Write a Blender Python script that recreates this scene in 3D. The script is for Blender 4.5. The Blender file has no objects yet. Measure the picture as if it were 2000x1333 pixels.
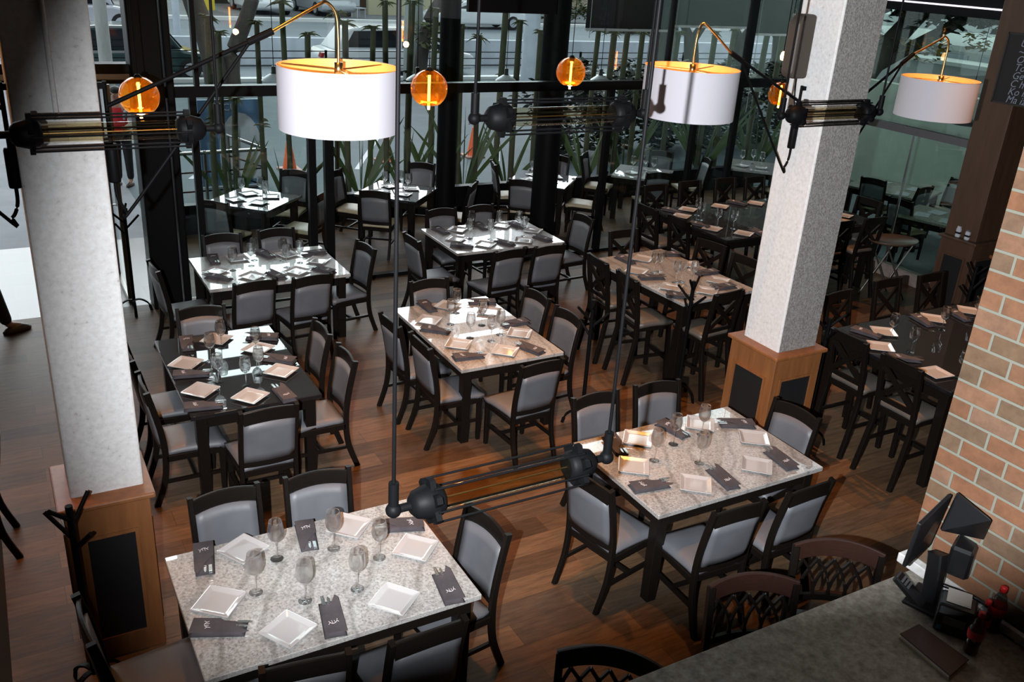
import bpy, bmesh, math, random
from mathutils import Vector, Matrix
random.seed(7)
S = bpy.context.scene
PI = math.pi
# ------------------------------------------------------------------ camera
PITCH, ROLL, YAW, CAMZ, FPX = math.radians(23.266), math.radians(-3.7836), math.radians(30.7), 4.05, 1771.8
r0 = Vector((1, 0, 0)); f0 = Vector((0, math.cos(PITCH), -math.sin(PITCH))); d0 = f0.cross(r0)
c_, s_ = math.cos(ROLL), math.sin(ROLL)
RZ = Matrix.Rotation(-YAW, 3, 'Z')
RIGHT, DOWN, FWD = RZ @ (c_*r0 + s_*d0), RZ @ (-s_*r0 + c_*d0), RZ @ f0
CAM = Vector((0, 0, CAMZ))
cam_d = bpy.data.cameras.new('camera'); cam = bpy.data.objects.new('camera', cam_d)
S.collection.objects.link(cam)
m = Matrix((RIGHT, -DOWN, -FWD)).transposed().to_4x4(); m.translation = CAM
cam.matrix_world = m
cam_d.sensor_width = 36; cam_d.lens = FPX/2000*36; cam_d.clip_end = 300; cam_d.clip_start = .05
S.camera = cam
# ------------------------------------------------------------------ world, lamps, exposure
S.view_settings.view_transform = 'Standard'; S.view_settings.look = 'None'
S.view_settings.exposure = 0; S.view_settings.gamma = 1; S.view_settings.use_curve_mapping = False
W = bpy.data.worlds.new('sky'); S.world = W; W.use_nodes = True
wn = W.node_tree; bg = wn.nodes['Background']
tcd = wn.nodes.new('ShaderNodeTexCoord'); sp_ = wn.nodes.new('ShaderNodeVectorMath'); sp_.operation = 'DOT_PRODUCT'; sp_.inputs[1].default_value = (.22, .92, .32)
rp = wn.nodes.new('ShaderNodeMapRange'); rp.interpolation_type = 'SMOOTHSTEP'   # hazy overcast sky, brightest low over the street
rp.inputs[1].default_value = .78; rp.inputs[2].default_value = .97; rp.inputs[3].default_value = 1.15; rp.inputs[4].default_value = 8
wn.links.new(tcd.outputs['Generated'], sp_.inputs[0]); wn.links.new(sp_.outputs['Value'], rp.inputs[0]); wn.links.new(rp.outputs[0], bg.inputs[1])
bg.inputs[0].default_value = (.88, .96, 1, 1)

def lamp(kind, name, loc, energy, color, target=None, **kw):
    d = bpy.data.lights.new(name, kind); d.energy = energy; d.color = color
    for k, v in kw.items(): setattr(d, k, v)
    o = bpy.data.objects.new(name, d); S.collection.objects.link(o); o.location = loc
    if target is not None:
        o.rotation_euler = (Vector(target)-Vector(loc)).to_track_quat('-Z', 'Y').to_euler()
    return o

def ray(x, y): return (RIGHT*((x-1000)/FPX) + DOWN*((y-666.5)/FPX) + FWD)
def px(x, y, z=0.0):
    d = ray(x, y); return CAM + d*((z-CAMZ)/d.z)
def pax(x, y, ax, v):
    d = ray(x, y); return CAM + d*(v/d[ax])

FLASH = CAM - RIGHT*.26 + DOWN*.07 + FWD*.03
lamp('SPOT', 'camera_flash', FLASH, 3150, (.92, .955, 1), FLASH+ray(1330, 560), spot_size=math.radians(76), spot_blend=.61, shadow_soft_size=.018)
WARM = (1, .37, .075)
for i, (x, y, e) in enumerate([(1.3, 4.6, 14), (4.3, 5.0, 44), (3.7, 6.9, 46), (1.2, 6.8, 48), (6.3, 7.2, 52), (7.6, 4.8, 80), (9.0, 8.8, 60), (2.8, 5.4, 62), (-.4, 5.2, 26)]):
    lamp('SPOT', 'ceiling_downlight', (x, y, 5.9), e*12.5, WARM, (x, y, 0), spot_size=math.radians(46), spot_blend=.85, shadow_soft_size=.06)

# ------------------------------------------------------------------ materials
M = {}
def mat(name, col, rough=.5, metal=0, spec=.5, coat=0, emit=None, es=0, trans=0, ior=1.5, coat_rough=.05):
    m_ = bpy.data.materials.new(name); m_.use_nodes = True
    b = m_.node_tree.nodes['Principled BSDF']
    b.inputs['Base Color'].default_value = (*col, 1); b.inputs['Roughness'].default_value = rough
    b.inputs['Metallic'].default_value = metal; b.inputs['Specular IOR Level'].default_value = spec
    b.inputs['Coat Weight'].default_value = coat; b.inputs['Coat Roughness'].default_value = coat_rough
    b.inputs['Coat IOR'].default_value = 1.75; b.inputs['Transmission Weight'].default_value = trans; b.inputs['IOR'].default_value = ior
    if emit: b.inputs['Emission Color'].default_value = (*emit, 1); b.inputs['Emission Strength'].default_value = es
    M[name] = m_; return m_
def nodes(name): t = M[name].node_tree; return t, t.nodes, t.nodes['Principled BSDF']
def ramp(t, src, stops):
    r = t.nodes.new('ShaderNodeValToRGB'); e = r.color_ramp.elements
    while len(e) < len(stops): e.new(.5)
    for k, (p, c) in enumerate(stops): e[k].position = p; e[k].color = (*c, 1)
    t.links.new(src, r.inputs[0]); return r
def tex(t, kind, scale, vec=None, **kw):
    n = t.nodes.new(kind)
    for k, v in kw.items(): n.inputs[k].default_value = v
    n.inputs['Scale'].default_value = scale
    if vec: t.links.new(vec, n.inputs['Vector'])
    return n
def coord(t, scale=(1, 1, 1), kind='Object', rot=(0, 0, 0)):
    c = t.nodes.new('ShaderNodeTexCoord'); mp = t.nodes.new('ShaderNodeMapping')
    mp.inputs['Scale'].default_value = scale; mp.inputs['Rotation'].default_value = rot
    t.links.new(c.outputs[kind], mp.inputs['Vector']); return mp.outputs[0]
def bump(t, b, h, strength=.3, dist=.01):
    n = t.nodes.new('ShaderNodeBump'); n.inputs['Strength'].default_value = strength; n.inputs['Distance'].default_value = dist
    t.links.new(h, n.inputs['Height']); t.links.new(n.outputs[0], b.inputs['Normal'])
def noisy(name, stops, scale, rough=.5, detail=6, bmp=0, scl=(1, 1, 1), kind='Object', **kw):
    mat(name, stops[0][1], rough, **kw); t, n, b = nodes(name)
    v = coord(t, scl, kind); x = tex(t, 'ShaderNodeTexNoise', scale, v, Detail=detail, Roughness=.65)
    r = ramp(t, x.outputs[0], stops); t.links.new(r.outputs[0], b.inputs['Base Color'])
    if bmp: bump(t, b, x.outputs[0], bmp)
    return M[name]

noisy('granite', [(.33, (.14, .13, .12)), (.45, (.29, .28, .265)), (.55, (.39, .377, .36)), (.72, (.52, .505, .49))], 75, .3, 9, coat=1, coat_rough=.015, kind='Generated', scl=(1.5, 1, .1))
t, n, b = nodes('granite')   # veins over the speckle
v = coord(t, (1.5, 1, .1), 'Generated', (0, 0, .5)); w = tex(t, 'ShaderNodeTexWave', 1.4, v, Distortion=9, Detail=4)
r1 = ramp(t, w.outputs[1], [(.0, (.62, .6, .58)), (.12, (1, 1, 1)), (1, (1.0, 1.0, 1.0))])
mx = t.nodes.new('ShaderNodeMix'); mx.data_type = 'RGBA'; mx.blend_type = 'MULTIPLY'; mx.inputs[0].default_value = .8
old = b.inputs['Base Color'].links[0].from_socket
t.links.new(old, mx.inputs[6]); t.links.new(r1.outputs[0], mx.inputs[7]); t.links.new(mx.outputs[2], b.inputs['Base Color'])
noisy('black_granite', [(.4, (.003, .003, .0035)), (.7, (.014, .014, .016))], 60, .6, 8, coat=1, coat_rough=.015, kind='Generated', spec=.1)
noisy('counter_granite', [(.3, (.13, .11, .09)), (.5, (.25, .225, .19)), (.72, (.4, .365, .315))], 26, .35, 12, kind='Object')
noisy('espresso_wood', [(.35, (.0045, .0035, .003)), (.7, (.010, .0075, .006))], 14, .36, 5, scl=(1, 1, 9), kind='Generated', spec=.12)
noisy('grey_vinyl', [(.3, (.085, .088, .098)), (.7, (.11, .113, .123))], 4, .5, 3)
noisy('taupe_vinyl', [(.3, (.075, .065, .055)), (.7, (.10, .088, .075))], 4, .45, 3)
noisy('tan_vinyl', [(.3, (.30, .25, .16)), (.7, (.36, .30, .2))], 4, .45, 3)
mat('porcelain', (.40, .39, .385), .12, coat=.5)
noisy('napkin_cloth', [(.3, (.035, .029, .033)), (.7, (.058, .05, .055))], 9, .9, 4, bmp=.15)
mat('embroidery', (.6, .55, .55), .8)
mat('steel', (.55, .55, .55), .22, 1)
mat('black_metal', (.003, .003, .0034), .55, 0, .07)
mat('black_paint', (.004, .004, .0045), .4, 0, .12)
mat('brass', (.55, .38, .16), .3, 1)
mat('shade_cloth', (.47, .45, .485), .85)
mat('gold_lining', (.85, .42, .10), .55)
mat('diffuser', (.9, .85, .8), .6, emit=(1, .75, .45), es=1.2)
mat('filament', (1, .5, .1), .5, emit=(1, .42, .10), es=26)
mat('led_white', (.9, .85, 1), .5, emit=(.9, .8, 1), es=1.6)
mat('warm_bulb', (1, .6, .2), .5, emit=(1, .55, .2), es=14)
noisy('pillar_concrete', [(.25, (.28, .26, .245)), (.37, (.58, .565, .55)), (.6, (.66, .65, .64)), (.8, (.72, .71, .7))], 34, .9, 10, bmp=.5)
noisy('oak', [(.3, (.16, .06, .02)), (.55, (.22, .083, .027)), (.75, (.27, .105, .037))], 3, .45, 8, scl=(5, 5, .6))
noisy('walnut', [(.3, (.05, .025, .014)), (.7, (.08, .042, .024))], 3, .45, 8, scl=(5, 5, .5))
mat('dark_panel', (.012, .012, .013), .4)
noisy('plaster', [(.3, (.55, .58, .52)), (.7, (.66, .69, .63))], 1.4, .9, 8)
noisy('asphalt', [(.3, (.058, .084, .096)), (.55, (.072, .103, .115)), (.75, (.09, .125, .138))], 1.2, .8, 12)
noisy('road', [(.3, (.15, .175, .2)), (.7, (.2, .225, .255))], .9, .8, 10)
noisy('pavement', [(.3, (.14, .152, .17)), (.7, (.2, .212, .23))], 1.5, .75, 10)
noisy('barrier', [(.3, (.52, .56, .64)), (.7, (.68, .72, .8))], 1.8, .9, 10)
mat('white_paint', (.78, .78, .78), .6); mat('yellow_paint', (.8, .58, .04), .6); mat('cream_wall', (.5, .46, .32), .9)
mat('beige_wall', (.36, .30, .21), .9); mat('pale_wall', (.55, .56, .56), .9); mat('brown_door', (.07, .04, .025), .6)
mat('teal_glass', (.06, .14, .14), .08); mat('dark_glass', (.012, .014, .018), .06)
mat('car_white', (.72, .74, .78), .25, coat=.6); mat('car_silver', (.4, .43, .48), .25, coat=.6); mat('car_teal', (.02, .045, .048), .25, coat=.6)
mat('tyre', (.01, .01, .011), .8); mat('red_light', (.3, .01, .01), .3)
mat('cone_orange', (.8, .14, .04), .6); mat('cone_base', (.4, .2, .15), .6)
noisy('bark', [(.3, (.035, .029, .026)), (.7, (.08, .068, .06))], 5, .95, 8, bmp=.6, scl=(1, 1, .3))
noisy('cane', [(.3, (.03, .034, .016)), (.7, (.065, .07, .035))], 8, .8, 6, scl=(1, 1, .3))
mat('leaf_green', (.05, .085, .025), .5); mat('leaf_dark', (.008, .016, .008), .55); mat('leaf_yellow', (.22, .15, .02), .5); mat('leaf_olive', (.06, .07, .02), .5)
noisy('trunk_pale', [(.3, (.25, .27, .26)), (.7, (.38, .40, .39))], 5, .9, 6, scl=(1, 1, .3))
mat('blue_sign', (.09, .17, .29), .5); mat('sign_pale', (.42, .44, .48), .6)
mat('skin', (.32, .17, .11), .5); mat('hair', (.008, .007, .007), .6); mat('shirt_white', (.42, .42, .45), .8); mat('vest_red', (.42, .012, .02), .8)
mat('cloth_black', (.006, .006, .007), .8); mat('shoe_leather', (.04, .02, .012), .4)
mat('blind_cloth', (.018, .017, .017), .8); mat('blind_rail', (.5, .48, .48), .5)
mat('ceiling_black', (.012, .012, .013), .9); mat('dark_wall', (.03, .026, .023), .9)
mat('chalk', (.22, .24, .3), .9); mat('chalkboard', (.006, .006, .007), .6)
mat('screen_grey', (.2, .2, .2), .3, emit=(.36, .35, .36), es=.55); mat('screen_orange', (.3, .15, .02), .3, emit=(.65, .36, .06), es=.55)
mat('screen_white', (.8, .8, .8), .3, emit=(1, 1, .95), es=.9)
mat('cola', (.012, .005, .003), .08); mat('cap_red', (.4, .012, .012), .4); mat('label_red', (.42, .015, .018), .45); mat('label_white', (.75, .73, .72), .6)
mat('book_leather', (.05, .014, .007), .5); mat('paper', (.5, .47, .43), .8); mat('paper_tan', (.35, .26, .15), .8)
mat('sticker_blue', (.05, .25, .5), .5); mat('speaker_brown', (.05, .037, .028), .6); mat('dark_matte', (.022, .019, .017), .9, spec=.1)
mat('plastic_black', (.006, .006, .007), .35); mat('plastic_grey', (.1, .1, .11), .4)
mat('tray_brown', (.09, .05, .033), .4); mat('enamel_white', (.55, .57, .6), .3); mat('enamel_dark', (.03, .035, .035), .35)
mat('chair_steel', (.2, .19, .17), .35, .8)
noisy('stone_block', [(.3, (.16, .12, .10)), (.7, (.30, .24, .21))], 7, .9, 8, bmp=.3)
mat('clear_glass', (1, 1, 1), 0, trans=1, ior=1.45); mat('clear_plastic', (.9, .92, .95), .05, trans=1, ior=1.35)
mat('amber_glass', (1, .52, .07), .02, trans=1, ior=1.12)
mat('tube_glass', (.95, .93, .85), .02, trans=1, ior=1.1)

def thin_glass(name, tint, refl=1.0):
    m_ = bpy.data.materials.new(name); m_.use_nodes = True; t = m_.node_tree; t.nodes.clear()
    o = t.nodes.new('ShaderNodeOutputMaterial'); mx = t.nodes.new('ShaderNodeMixShader')
    tr = t.nodes.new('ShaderNodeBsdfTransparent'); tr.inputs[0].default_value = (*tint, 1)
    gl = t.nodes.new('ShaderNodeBsdfGlossy'); gl.inputs['Roughness'].default_value = .0; gl.inputs[0].default_value = (refl, refl, refl, 1)
    fr = t.nodes.new('ShaderNodeFresnel'); ge = t.nodes.new('ShaderNodeNewGeometry'); mi = t.nodes.new('ShaderNodeMix')   # same sheen from both sides of a thin wall
    mi.inputs[2].default_value = 1.5; mi.inputs[3].default_value = 1/1.5; t.links.new(ge.outputs['Backfacing'], mi.inputs[0]); t.links.new(mi.outputs[0], fr.inputs[0])
    t.links.new(fr.outputs[0], mx.inputs[0]); t.links.new(tr.outputs[0], mx.inputs[1]); t.links.new(gl.outputs[0], mx.inputs[2])
    t.links.new(mx.outputs[0], o.inputs[0]); M[name] = m_
thin_glass('pane', (.90, .95, .94)); thin_glass('pane_green', (.66, .76, .72)); thin_glass('car_glass', (.2, .24, .28))
thin_glass('amber_shell', (1, .72, .22), 1.0); thin_glass('wine_shell', (.97, .97, .97)); thin_glass('tube_shell', (.86, .82, .70)); thin_glass('bottle_shell', (.7, .72, .75))

mat('glassware', (1, 1, 1), 0, trans=1, ior=1.45); t, n, b = nodes('glassware')
mxs = n.new('ShaderNodeMixShader'); trn = n.new('ShaderNodeBsdfTransparent'); trn.inputs[0].default_value = (.9, .9, .9, 1); mxs.inputs[0].default_value = .55
oo = [q for q in n if q.type == 'OUTPUT_MATERIAL'][0]; t.links.new(b.outputs[0], mxs.inputs[1]); t.links.new(trn.outputs[0], mxs.inputs[2]); t.links.new(mxs.outputs[0], oo.inputs[0])
t = M['amber_shell'].node_tree; oo = [q for q in t.nodes if q.type == 'OUTPUT_MATERIAL'][0]; old = oo.inputs[0].links[0].from_socket   # coloured glass scatters a little of the filament's light
mxs = t.nodes.new('ShaderNodeMixShader'); mxs.inputs[0].default_value = .09; tl = t.nodes.new('ShaderNodeBsdfTranslucent'); tl.inputs[0].default_value = (1, .38, .03, 1)
t.links.new(old, mxs.inputs[1]); t.links.new(tl.outputs[0], mxs.inputs[2]); t.links.new(mxs.outputs[0], oo.inputs[0])
# plank floor
mat('planks', (.1, .07, .04), .5, 0, .12); t, n, b = nodes('planks')
v = coord(t, (1, 1, 1)); br = t.nodes.new('ShaderNodeTexBrick'); t.links.new(v, br.inputs['Vector'])
br.inputs['Color1'].default_value = (0, 0, 0, 1); br.inputs['Color2'].default_value = (1, 1, 1, 1); br.inputs['Mortar'].default_value = (.0, .0, .0, 1)
br.inputs['Scale'].default_value = 1; br.inputs['Brick Width'].default_value = 1.25; br.inputs['Row Height'].default_value = .2; br.inputs['Mortar Size'].default_value = .002
br.offset = .37; br.inputs['Bias'].default_value = 0
gr = tex(t, 'ShaderNodeTexNoise', 3.2, coord(t, (1.2, 9, 1)), Detail=9, Roughness=.7)
r1 = ramp(t, br.outputs[0], [(0, (.05, .031, .019)), (.35, (.095, .057, .032)), (.7, (.135, .083, .047)), (1, (.066, .047, .034))])
r2 = ramp(t, gr.outputs[0], [(.3, (.5, .5, .5)), (.7, (1.25, 1.2, 1.15))])
mx = t.nodes.new('ShaderNodeMix'); mx.data_type = 'RGBA'; mx.blend_type = 'MULTIPLY'; mx.inputs[0].default_value = 1
t.links.new(r1.outputs[0], mx.inputs[6]); t.links.new(r2.outputs[0], mx.inputs[7]); t.links.new(mx.outputs[2], b.inputs['Base Color'])
bump(t, b, gr.outputs[0], .12, .004)
# pale tiles by the entrance
mat('stone_tiles', (.3, .28, .26), .35); t, n, b = nodes('stone_tiles')
br = t.nodes.new('ShaderNodeTexBrick'); t.links.new(coord(t), br.inputs['Vector'])
for k, vv in {'Color1': (.075, .069, .061, 1), 'Color2': (.095, .088, .08, 1), 'Mortar': (.1, .09, .085, 1), 'Scale': 1, 'Brick Width': .9, 'Row Height': .45, 'Mortar Size': .004}.items(): br.inputs[k].default_value = vv
t.links.new(br.outputs[0], b.inputs['Base Color'])
# brick wall, courses on the YZ plane
mat('brick', (.3, .15, .1), .9); t, n, b = nodes('brick')
v = coord(t, (1, 1, 1), 'Object', (0, 0, 0)); sx = t.nodes.new('ShaderNodeSeparateXYZ'); cb = t.nodes.new('ShaderNodeCombineXYZ')
ad = t.nodes.new('ShaderNodeMath'); t.links.new(v, sx.inputs[0]); t.links.new(sx.outputs[0], ad.inputs[0]); t.links.new(sx.outputs[1], ad.inputs[1])
t.links.new(ad.outputs[0], cb.inputs[0]); t.links.new(sx.outputs[2], cb.inputs[1])
br = t.nodes.new('ShaderNodeTexBrick'); t.links.new(cb.outputs[0], br.inputs['Vector'])
for k, vv in {'Color1': (0, 0, 0, 1), 'Color2': (1, 1, 1, 1), 'Mortar': (.5, .5, .5, 1), 'Scale': 1, 'Brick Width': .245, 'Row Height': .0965, 'Mortar Size': .0075, 'Mortar Smooth': .15}.items(): br.inputs[k].default_value = vv
r1 = ramp(t, br.outputs[0], [(0, (.135, .06, .028)), (.3, (.165, .07, .033)), (.5, (.105, .065, .036)), (.7, (.15, .083, .05)), (1, (.175, .075, .034))])
n1 = tex(t, 'ShaderNodeTexNoise', 14, v, Detail=10, Roughness=.7); r2 = ramp(t, n1.outputs[0], [(.3, (.7, .68, .66)), (.7, (1.2, 1.2, 1.2))])
mx = t.nodes.new('ShaderNodeMix'); mx.data_type = 'RGBA'; mx.blend_type = 'MULTIPLY'; mx.inputs[0].default_value = 1
t.links.new(r1.outputs[0], mx.inputs[6]); t.links.new(r2.outputs[0], mx.inputs[7])
m2 = t.nodes.new('ShaderNodeMix'); m2.data_type = 'RGBA'; m2.inputs[7].default_value = (.165, .165, .13, 1)
t.links.new(br.outputs[1], m2.inputs[0]); t.links.new(mx.outputs[2], m2.inputs[6]); t.links.new(m2.outputs[2], b.inputs['Base Color'])
iv = t.nodes.new('ShaderNodeMath'); iv.operation = 'SUBTRACT'; iv.inputs[0].default_value = 1; t.links.new(br.outputs[1], iv.inputs[1])
bump(t, b, iv.outputs[0], .7, .008)
# checkered wood wall
mat('checker_wood', (.1, .06, .03), .6); t, n, b = nodes('checker_wood')
ck = tex(t, 'ShaderNodeTexChecker', 3.4, coord(t, (1, 1, 1), 'Object', (0, 0, 0)))
ck.inputs[1].default_value = (.11, .055, .026, 1); ck.inputs[2].default_value = (.012, .012, .013, 1); t.links.new(ck.outputs[0], b.inputs['Base Color'])

# ------------------------------------------------------------------ mesh building
class MB:
    def __init__(s): s.v = []; s.f = []; s.sm = []
    def add(s, vs, fs, smooth=False):
        k = len(s.v); s.v += [tuple(p) for p in vs]; s.f += [tuple(i+k for i in f) for f in fs]; s.sm += [smooth]*len(fs); return s
    def box(s, c, d, rz=0, R=None):
        hx, hy, hz = d[0]/2, d[1]/2, d[2]/2; Rm = R or Matrix.Rotation(rz, 3, 'Z'); c = Vector(c)
        vs = [c + Rm @ Vector((x*hx, y*hy, z*hz)) for z in (-1, 1) for x, y in ((-1, -1), (1, -1), (1, 1), (-1, 1))]
        return s.add(vs, [(3, 2, 1, 0), (4, 5, 6, 7), (0, 1, 5, 4), (1, 2, 6, 5), (2, 3, 7, 6), (3, 0, 4, 7)])
    def mm(s, a, b_): return s.box([(x+y)/2 for x, y in zip(a, b_)], [abs(y-x) for x, y in zip(a, b_)])
    def sweep(s, pts, prof, up=(0, 0, 1), caps=True, smooth=False, scale=None):
        pts = [Vector(p) for p in pts]; n = len(prof); vs = []
        for i, p in enumerate(pts):
            tg = (pts[min(i+1, len(pts)-1)] - pts[max(i-1, 0)]).normalized(); u = Vector(up)
            if abs(tg.dot(u)) > .95: u = Vector((1, 0, 0)) if abs(tg.x) < .9 else Vector((0, 1, 0))
            sx = tg.cross(u).normalized(); sy = sx.cross(tg); k = scale[i] if scale else 1
            vs += [p + sx*a*k + sy*b_*k for a, b_ in prof]
        fs = [(i*n+j, i*n+(j+1) % n, (i+1)*n+(j+1) % n, (i+1)*n+j) for i in range(len(pts)-1) for j in range(n)]
        s.add(vs, fs, smooth)
        if caps: s.add(vs[:n], [tuple(range(n))][::-1]); s.add(vs[-n:], [tuple(reversed(range(n)))])
        return s
    def beam(s, pts, w, h, up=(0, 0, 1), scale=None):
        return s.sweep(pts, [(-w/2, -h/2), (w/2, -h/2), (w/2, h/2), (-w/2, h/2)], up, scale=scale)
    def tube(s, pts, r, n=8, scale=None):
        return s.sweep(pts, [(r*math.cos(2*PI*k/n), r*math.sin(2*PI*k/n)) for k in range(n)], smooth=True, scale=scale)
    def lathe(s, prof, n=20, c=(0, 0, 0), smooth=True):
        c = Vector(c); vs = [c + Vector((r*math.cos(2*PI*k/n), r*math.sin(2*PI*k/n), z)) for r, z in prof for k in range(n)]
        fs = [(i*n+j, i*n+(j+1) % n, (i+1)*n+(j+1) % n, (i+1)*n+j) for i in range(len(prof)-1) for j in range(n)]
        return s.add(vs, fs, smooth)
    def disc(s, r, c, n=20): return s.lathe([(0.0001, 0), (r, 0)], n, c)
    def ext(s, poly, z0, z1, mtx=None):
        n = len(poly); vs = [Vector((x, y, z0)) for x, y in poly] + [Vector((x, y, z1)) for x, y in poly]
        if mtx: vs = [mtx @ p for p in vs]
        return s.add(vs, [tuple(reversed(range(n))), tuple(range(n, 2*n))] + [(i, (i+1) % n, n+(i+1) % n, n+i) for i in range(n)])
    def grid(s, fn, nu, nv, smooth=True):
        vs = [fn(i/nu, j/nv) for j in range(nv+1) for i in range(nu+1)]
        return s.add(vs, [(j*(nu+1)+i, j*(nu+1)+i+1, (j+1)*(nu+1)+i+1, (j+1)*(nu+1)+i) for j in range(nv) for i in range(nu)], smooth)
    def ball(s, c, r, n=10, sq=(1, 1, 1)):
        return s.lathe_s([(r*math.sin(PI*k/n)+1e-4, -r*math.cos(PI*k/n)) for k in range(n+1)], c, sq)
    def lathe_s(s, prof, c, sq, n=14):
        k = len(s.v); s.lathe(prof, n)
        for i in range(k, len(s.v)): p = s.v[i]; s.v[i] = (c[0]+p[0]*sq[0], c[1]+p[1]*sq[1], c[2]+p[2]*sq[2])
        return s
    def build(s, name, material, parent=None, bevel=0, seg=1, sub=0, loc=None, rz=0):
        me = bpy.data.meshes.new(name); me.from_pydata(s.v, [], s.f); me.polygons.foreach_set('use_smooth', s.sm)
        me.materials.append(M[material] if isinstance(material, str) else material); me.update()
        bm_ = bmesh.new(); bm_.from_mesh(me); bmesh.ops.recalc_face_normals(bm_, faces=bm_.faces); bm_.to_mesh(me); bm_.free()
        o = bpy.data.objects.new(name, me); S.collection.objects.link(o)
        if parent: o.parent = parent
        if loc is not None: o.location = loc; o.rotation_euler.z = rz
        if bevel: md = o.modifiers.new('bevel', 'BEVEL'); md.width = bevel; md.segments = seg; md.limit_method = 'ANGLE'
        if sub: md = o.modifiers.new('sub', 'SUBSURF'); md.levels = sub; md.render_levels = sub
        return o
def tag(o, label, cat, group=None, kind=None):
    o['label'] = label; o['category'] = cat
    if group: o['group'] = group
    if kind: o['kind'] = kind
    return o
def empty(name, loc, label, cat, rz=0, group=None):
    o = bpy.data.objects.new(name, None); S.collection.objects.link(o); o.location = loc; o.rotation_euler.z = rz; o.empty_display_size = .1
    return tag(o, label, cat, group)
def structure(o, label=None):
    o['kind'] = 'structure'
    if label: o['label'] = label
    return o
def copy_tree(o, parent=None):
    c = o.copy(); S.collection.objects.link(c)
    if parent: c.parent = parent
    for ch in list(o.children): copy_tree(ch, c)
    return c
class Kind:
    """first placement uses the prototype itself, later ones copy it and its parts"""
    def __init__(s, make): s.make = make; s.proto = None
    def put(s, loc, rz, label, group=None, scale=None):
        if s.proto is None: s.proto = o = s.make()
        else: o = copy_tree(s.proto)
        o.location = loc; o.rotation_euler.z = rz; o['label'] = label
        if group: o['group'] = group
        if scale: o.scale = scale
        return o
def cr(pts, k=5):
    """smooth path through points"""
    pts = [Vector(p) for p in pts]; out = []
    for i in range(len(pts)-1):
        a, b_, c, d = pts[max(i-1, 0)], pts[i], pts[i+1], pts[min(i+2, len(pts)-1)]
        for j in range(k):
            u = j/k; out.append(.5*((2*b_) + (c-a)*u + (2*a-5*b_+4*c-d)*u*u + (3*b_-a-3*c+d)*u**3))
    return out + [pts[-1]]

# ------------------------------------------------------------------ room shell
def slab(name, a, b_, material, label=None, bevel=0): return structure(MB().mm(a, b_).build(name, material, bevel=bevel), label)
slab('floor', (-6, -3, -.12), (11.3, 10.6, 0), 'planks', 'wide brown wood planks with grey and orange boards')
slab('floor_terrace', (1.75, 10.6, -.12), (13.2, 13.35, 0), 'planks', 'terrace floor behind the glass')
slab('floor_terrace', (11.3, 3, -.12), (16.2, 10.6, 0), 'pavement', 'grey floor of the side terrace')
slab('floor_entrance', (-6, 10.6, -.12), (1.75, 13.25, 0), 'stone_tiles', 'pale stone tiles at the entrance')
slab('trim_floor', (-6, -3, 0), (-.34, 10.5, .004), 'dark_matte', 'dark strip of floor along the left edge')  # floor drawn darker and matte left of this edge
slab('ceiling', (-6, -3, 6.2), (11.6, 10.8, 6.4), 'ceiling_black')
slab('ceiling_terrace', (1.75, 10.7, 3.85), (6.4, 13.2, 3.97), 'ceiling_black', 'dark flat roof over the terrace')
slab('ceiling_terrace', (6.4, 10.7, 3.85), (13.2, 13.2, 3.97), 'ceiling_black', 'dark flat roof over the right part of the terrace')
slab('wall_back', (-6, -3.2, 0), (11.3, -3, 6.2), 'dark_wall')
slab('wall_left', (-2.7, -3, 0), (-2.5, 10.6, 6.2), 'dark_wall')
slab('shade_canopy', (-6, 10.72, 3.5), (1.74, 13.4, 3.65), 'ceiling_black', 'unseen canopy roof added to darken the entrance')  # unseen roof, added to cut the sky light coming in at left
slab('shade_roof_yard', (11.4, 3, 3.9), (16.2, 11.5, 4.05), 'ceiling_black', 'unseen roof added to darken the side terrace')  # out of view, added so the open yard stays dim
slab('wall_right', (11.2, -3, 0), (11.4, 6.75, 6.2), 'checker_wood', 'wood wall with dark square insets')
slab('wall_front', (-6, 10.5, 5.2), (11.3, 10.7, 6.2), 'black_paint')
# brick pillar with its granite curb
structure(MB().mm((4.05, -2.9, 1.16), (4.75, 2.43, 6.2)).build('wall_brick', 'brick'), 'exposed brick wall rising from the counter')
structure(MB().mm((4.0, -2.9, 1.1), (4.8, 2.46, 1.16)).build('trim_curb', 'pillar_concrete', bevel=.006), 'pale stone curb under the brick wall')
slab('wall_counter', (1.2, -2.9, 0), (4.7, 2.2, 1.06), 'espresso_wood', 'dark front of the bar counter')

# unseen parapet below the viewpoint, shaped to keep flash off the counter
ed = [FLASH + ray(*q)*.33 for q in ((-700, 1640), (400, 1345), (900, 1215), (1300, 1140), (1770, 1100), (2600, 1050))]
pm = MB(); pm.add([p for p in ed] + [p + Vector((0, 0, -1.4)) for p in ed] + [p - FWD*.06 for p in ed] + [p - FWD*.06 + Vector((0, 0, -1.4)) for p in ed],
       [(i, i+1, 7+i, 6+i) for i in range(5)] + [(12+i, 13+i, 19+i, 18+i) for i in range(5)] + [(i, i+1, 13+i, 12+i) for i in range(5)] + [(6+i, 7+i, 19+i, 18+i) for i in range(5)] + [(0, 6, 18, 12), (5, 11, 23, 17)])
structure(pm.build('flash_shade_parapet', 'dark_wall'), 'unseen parapet added to shade the counter from the flash')
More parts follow.
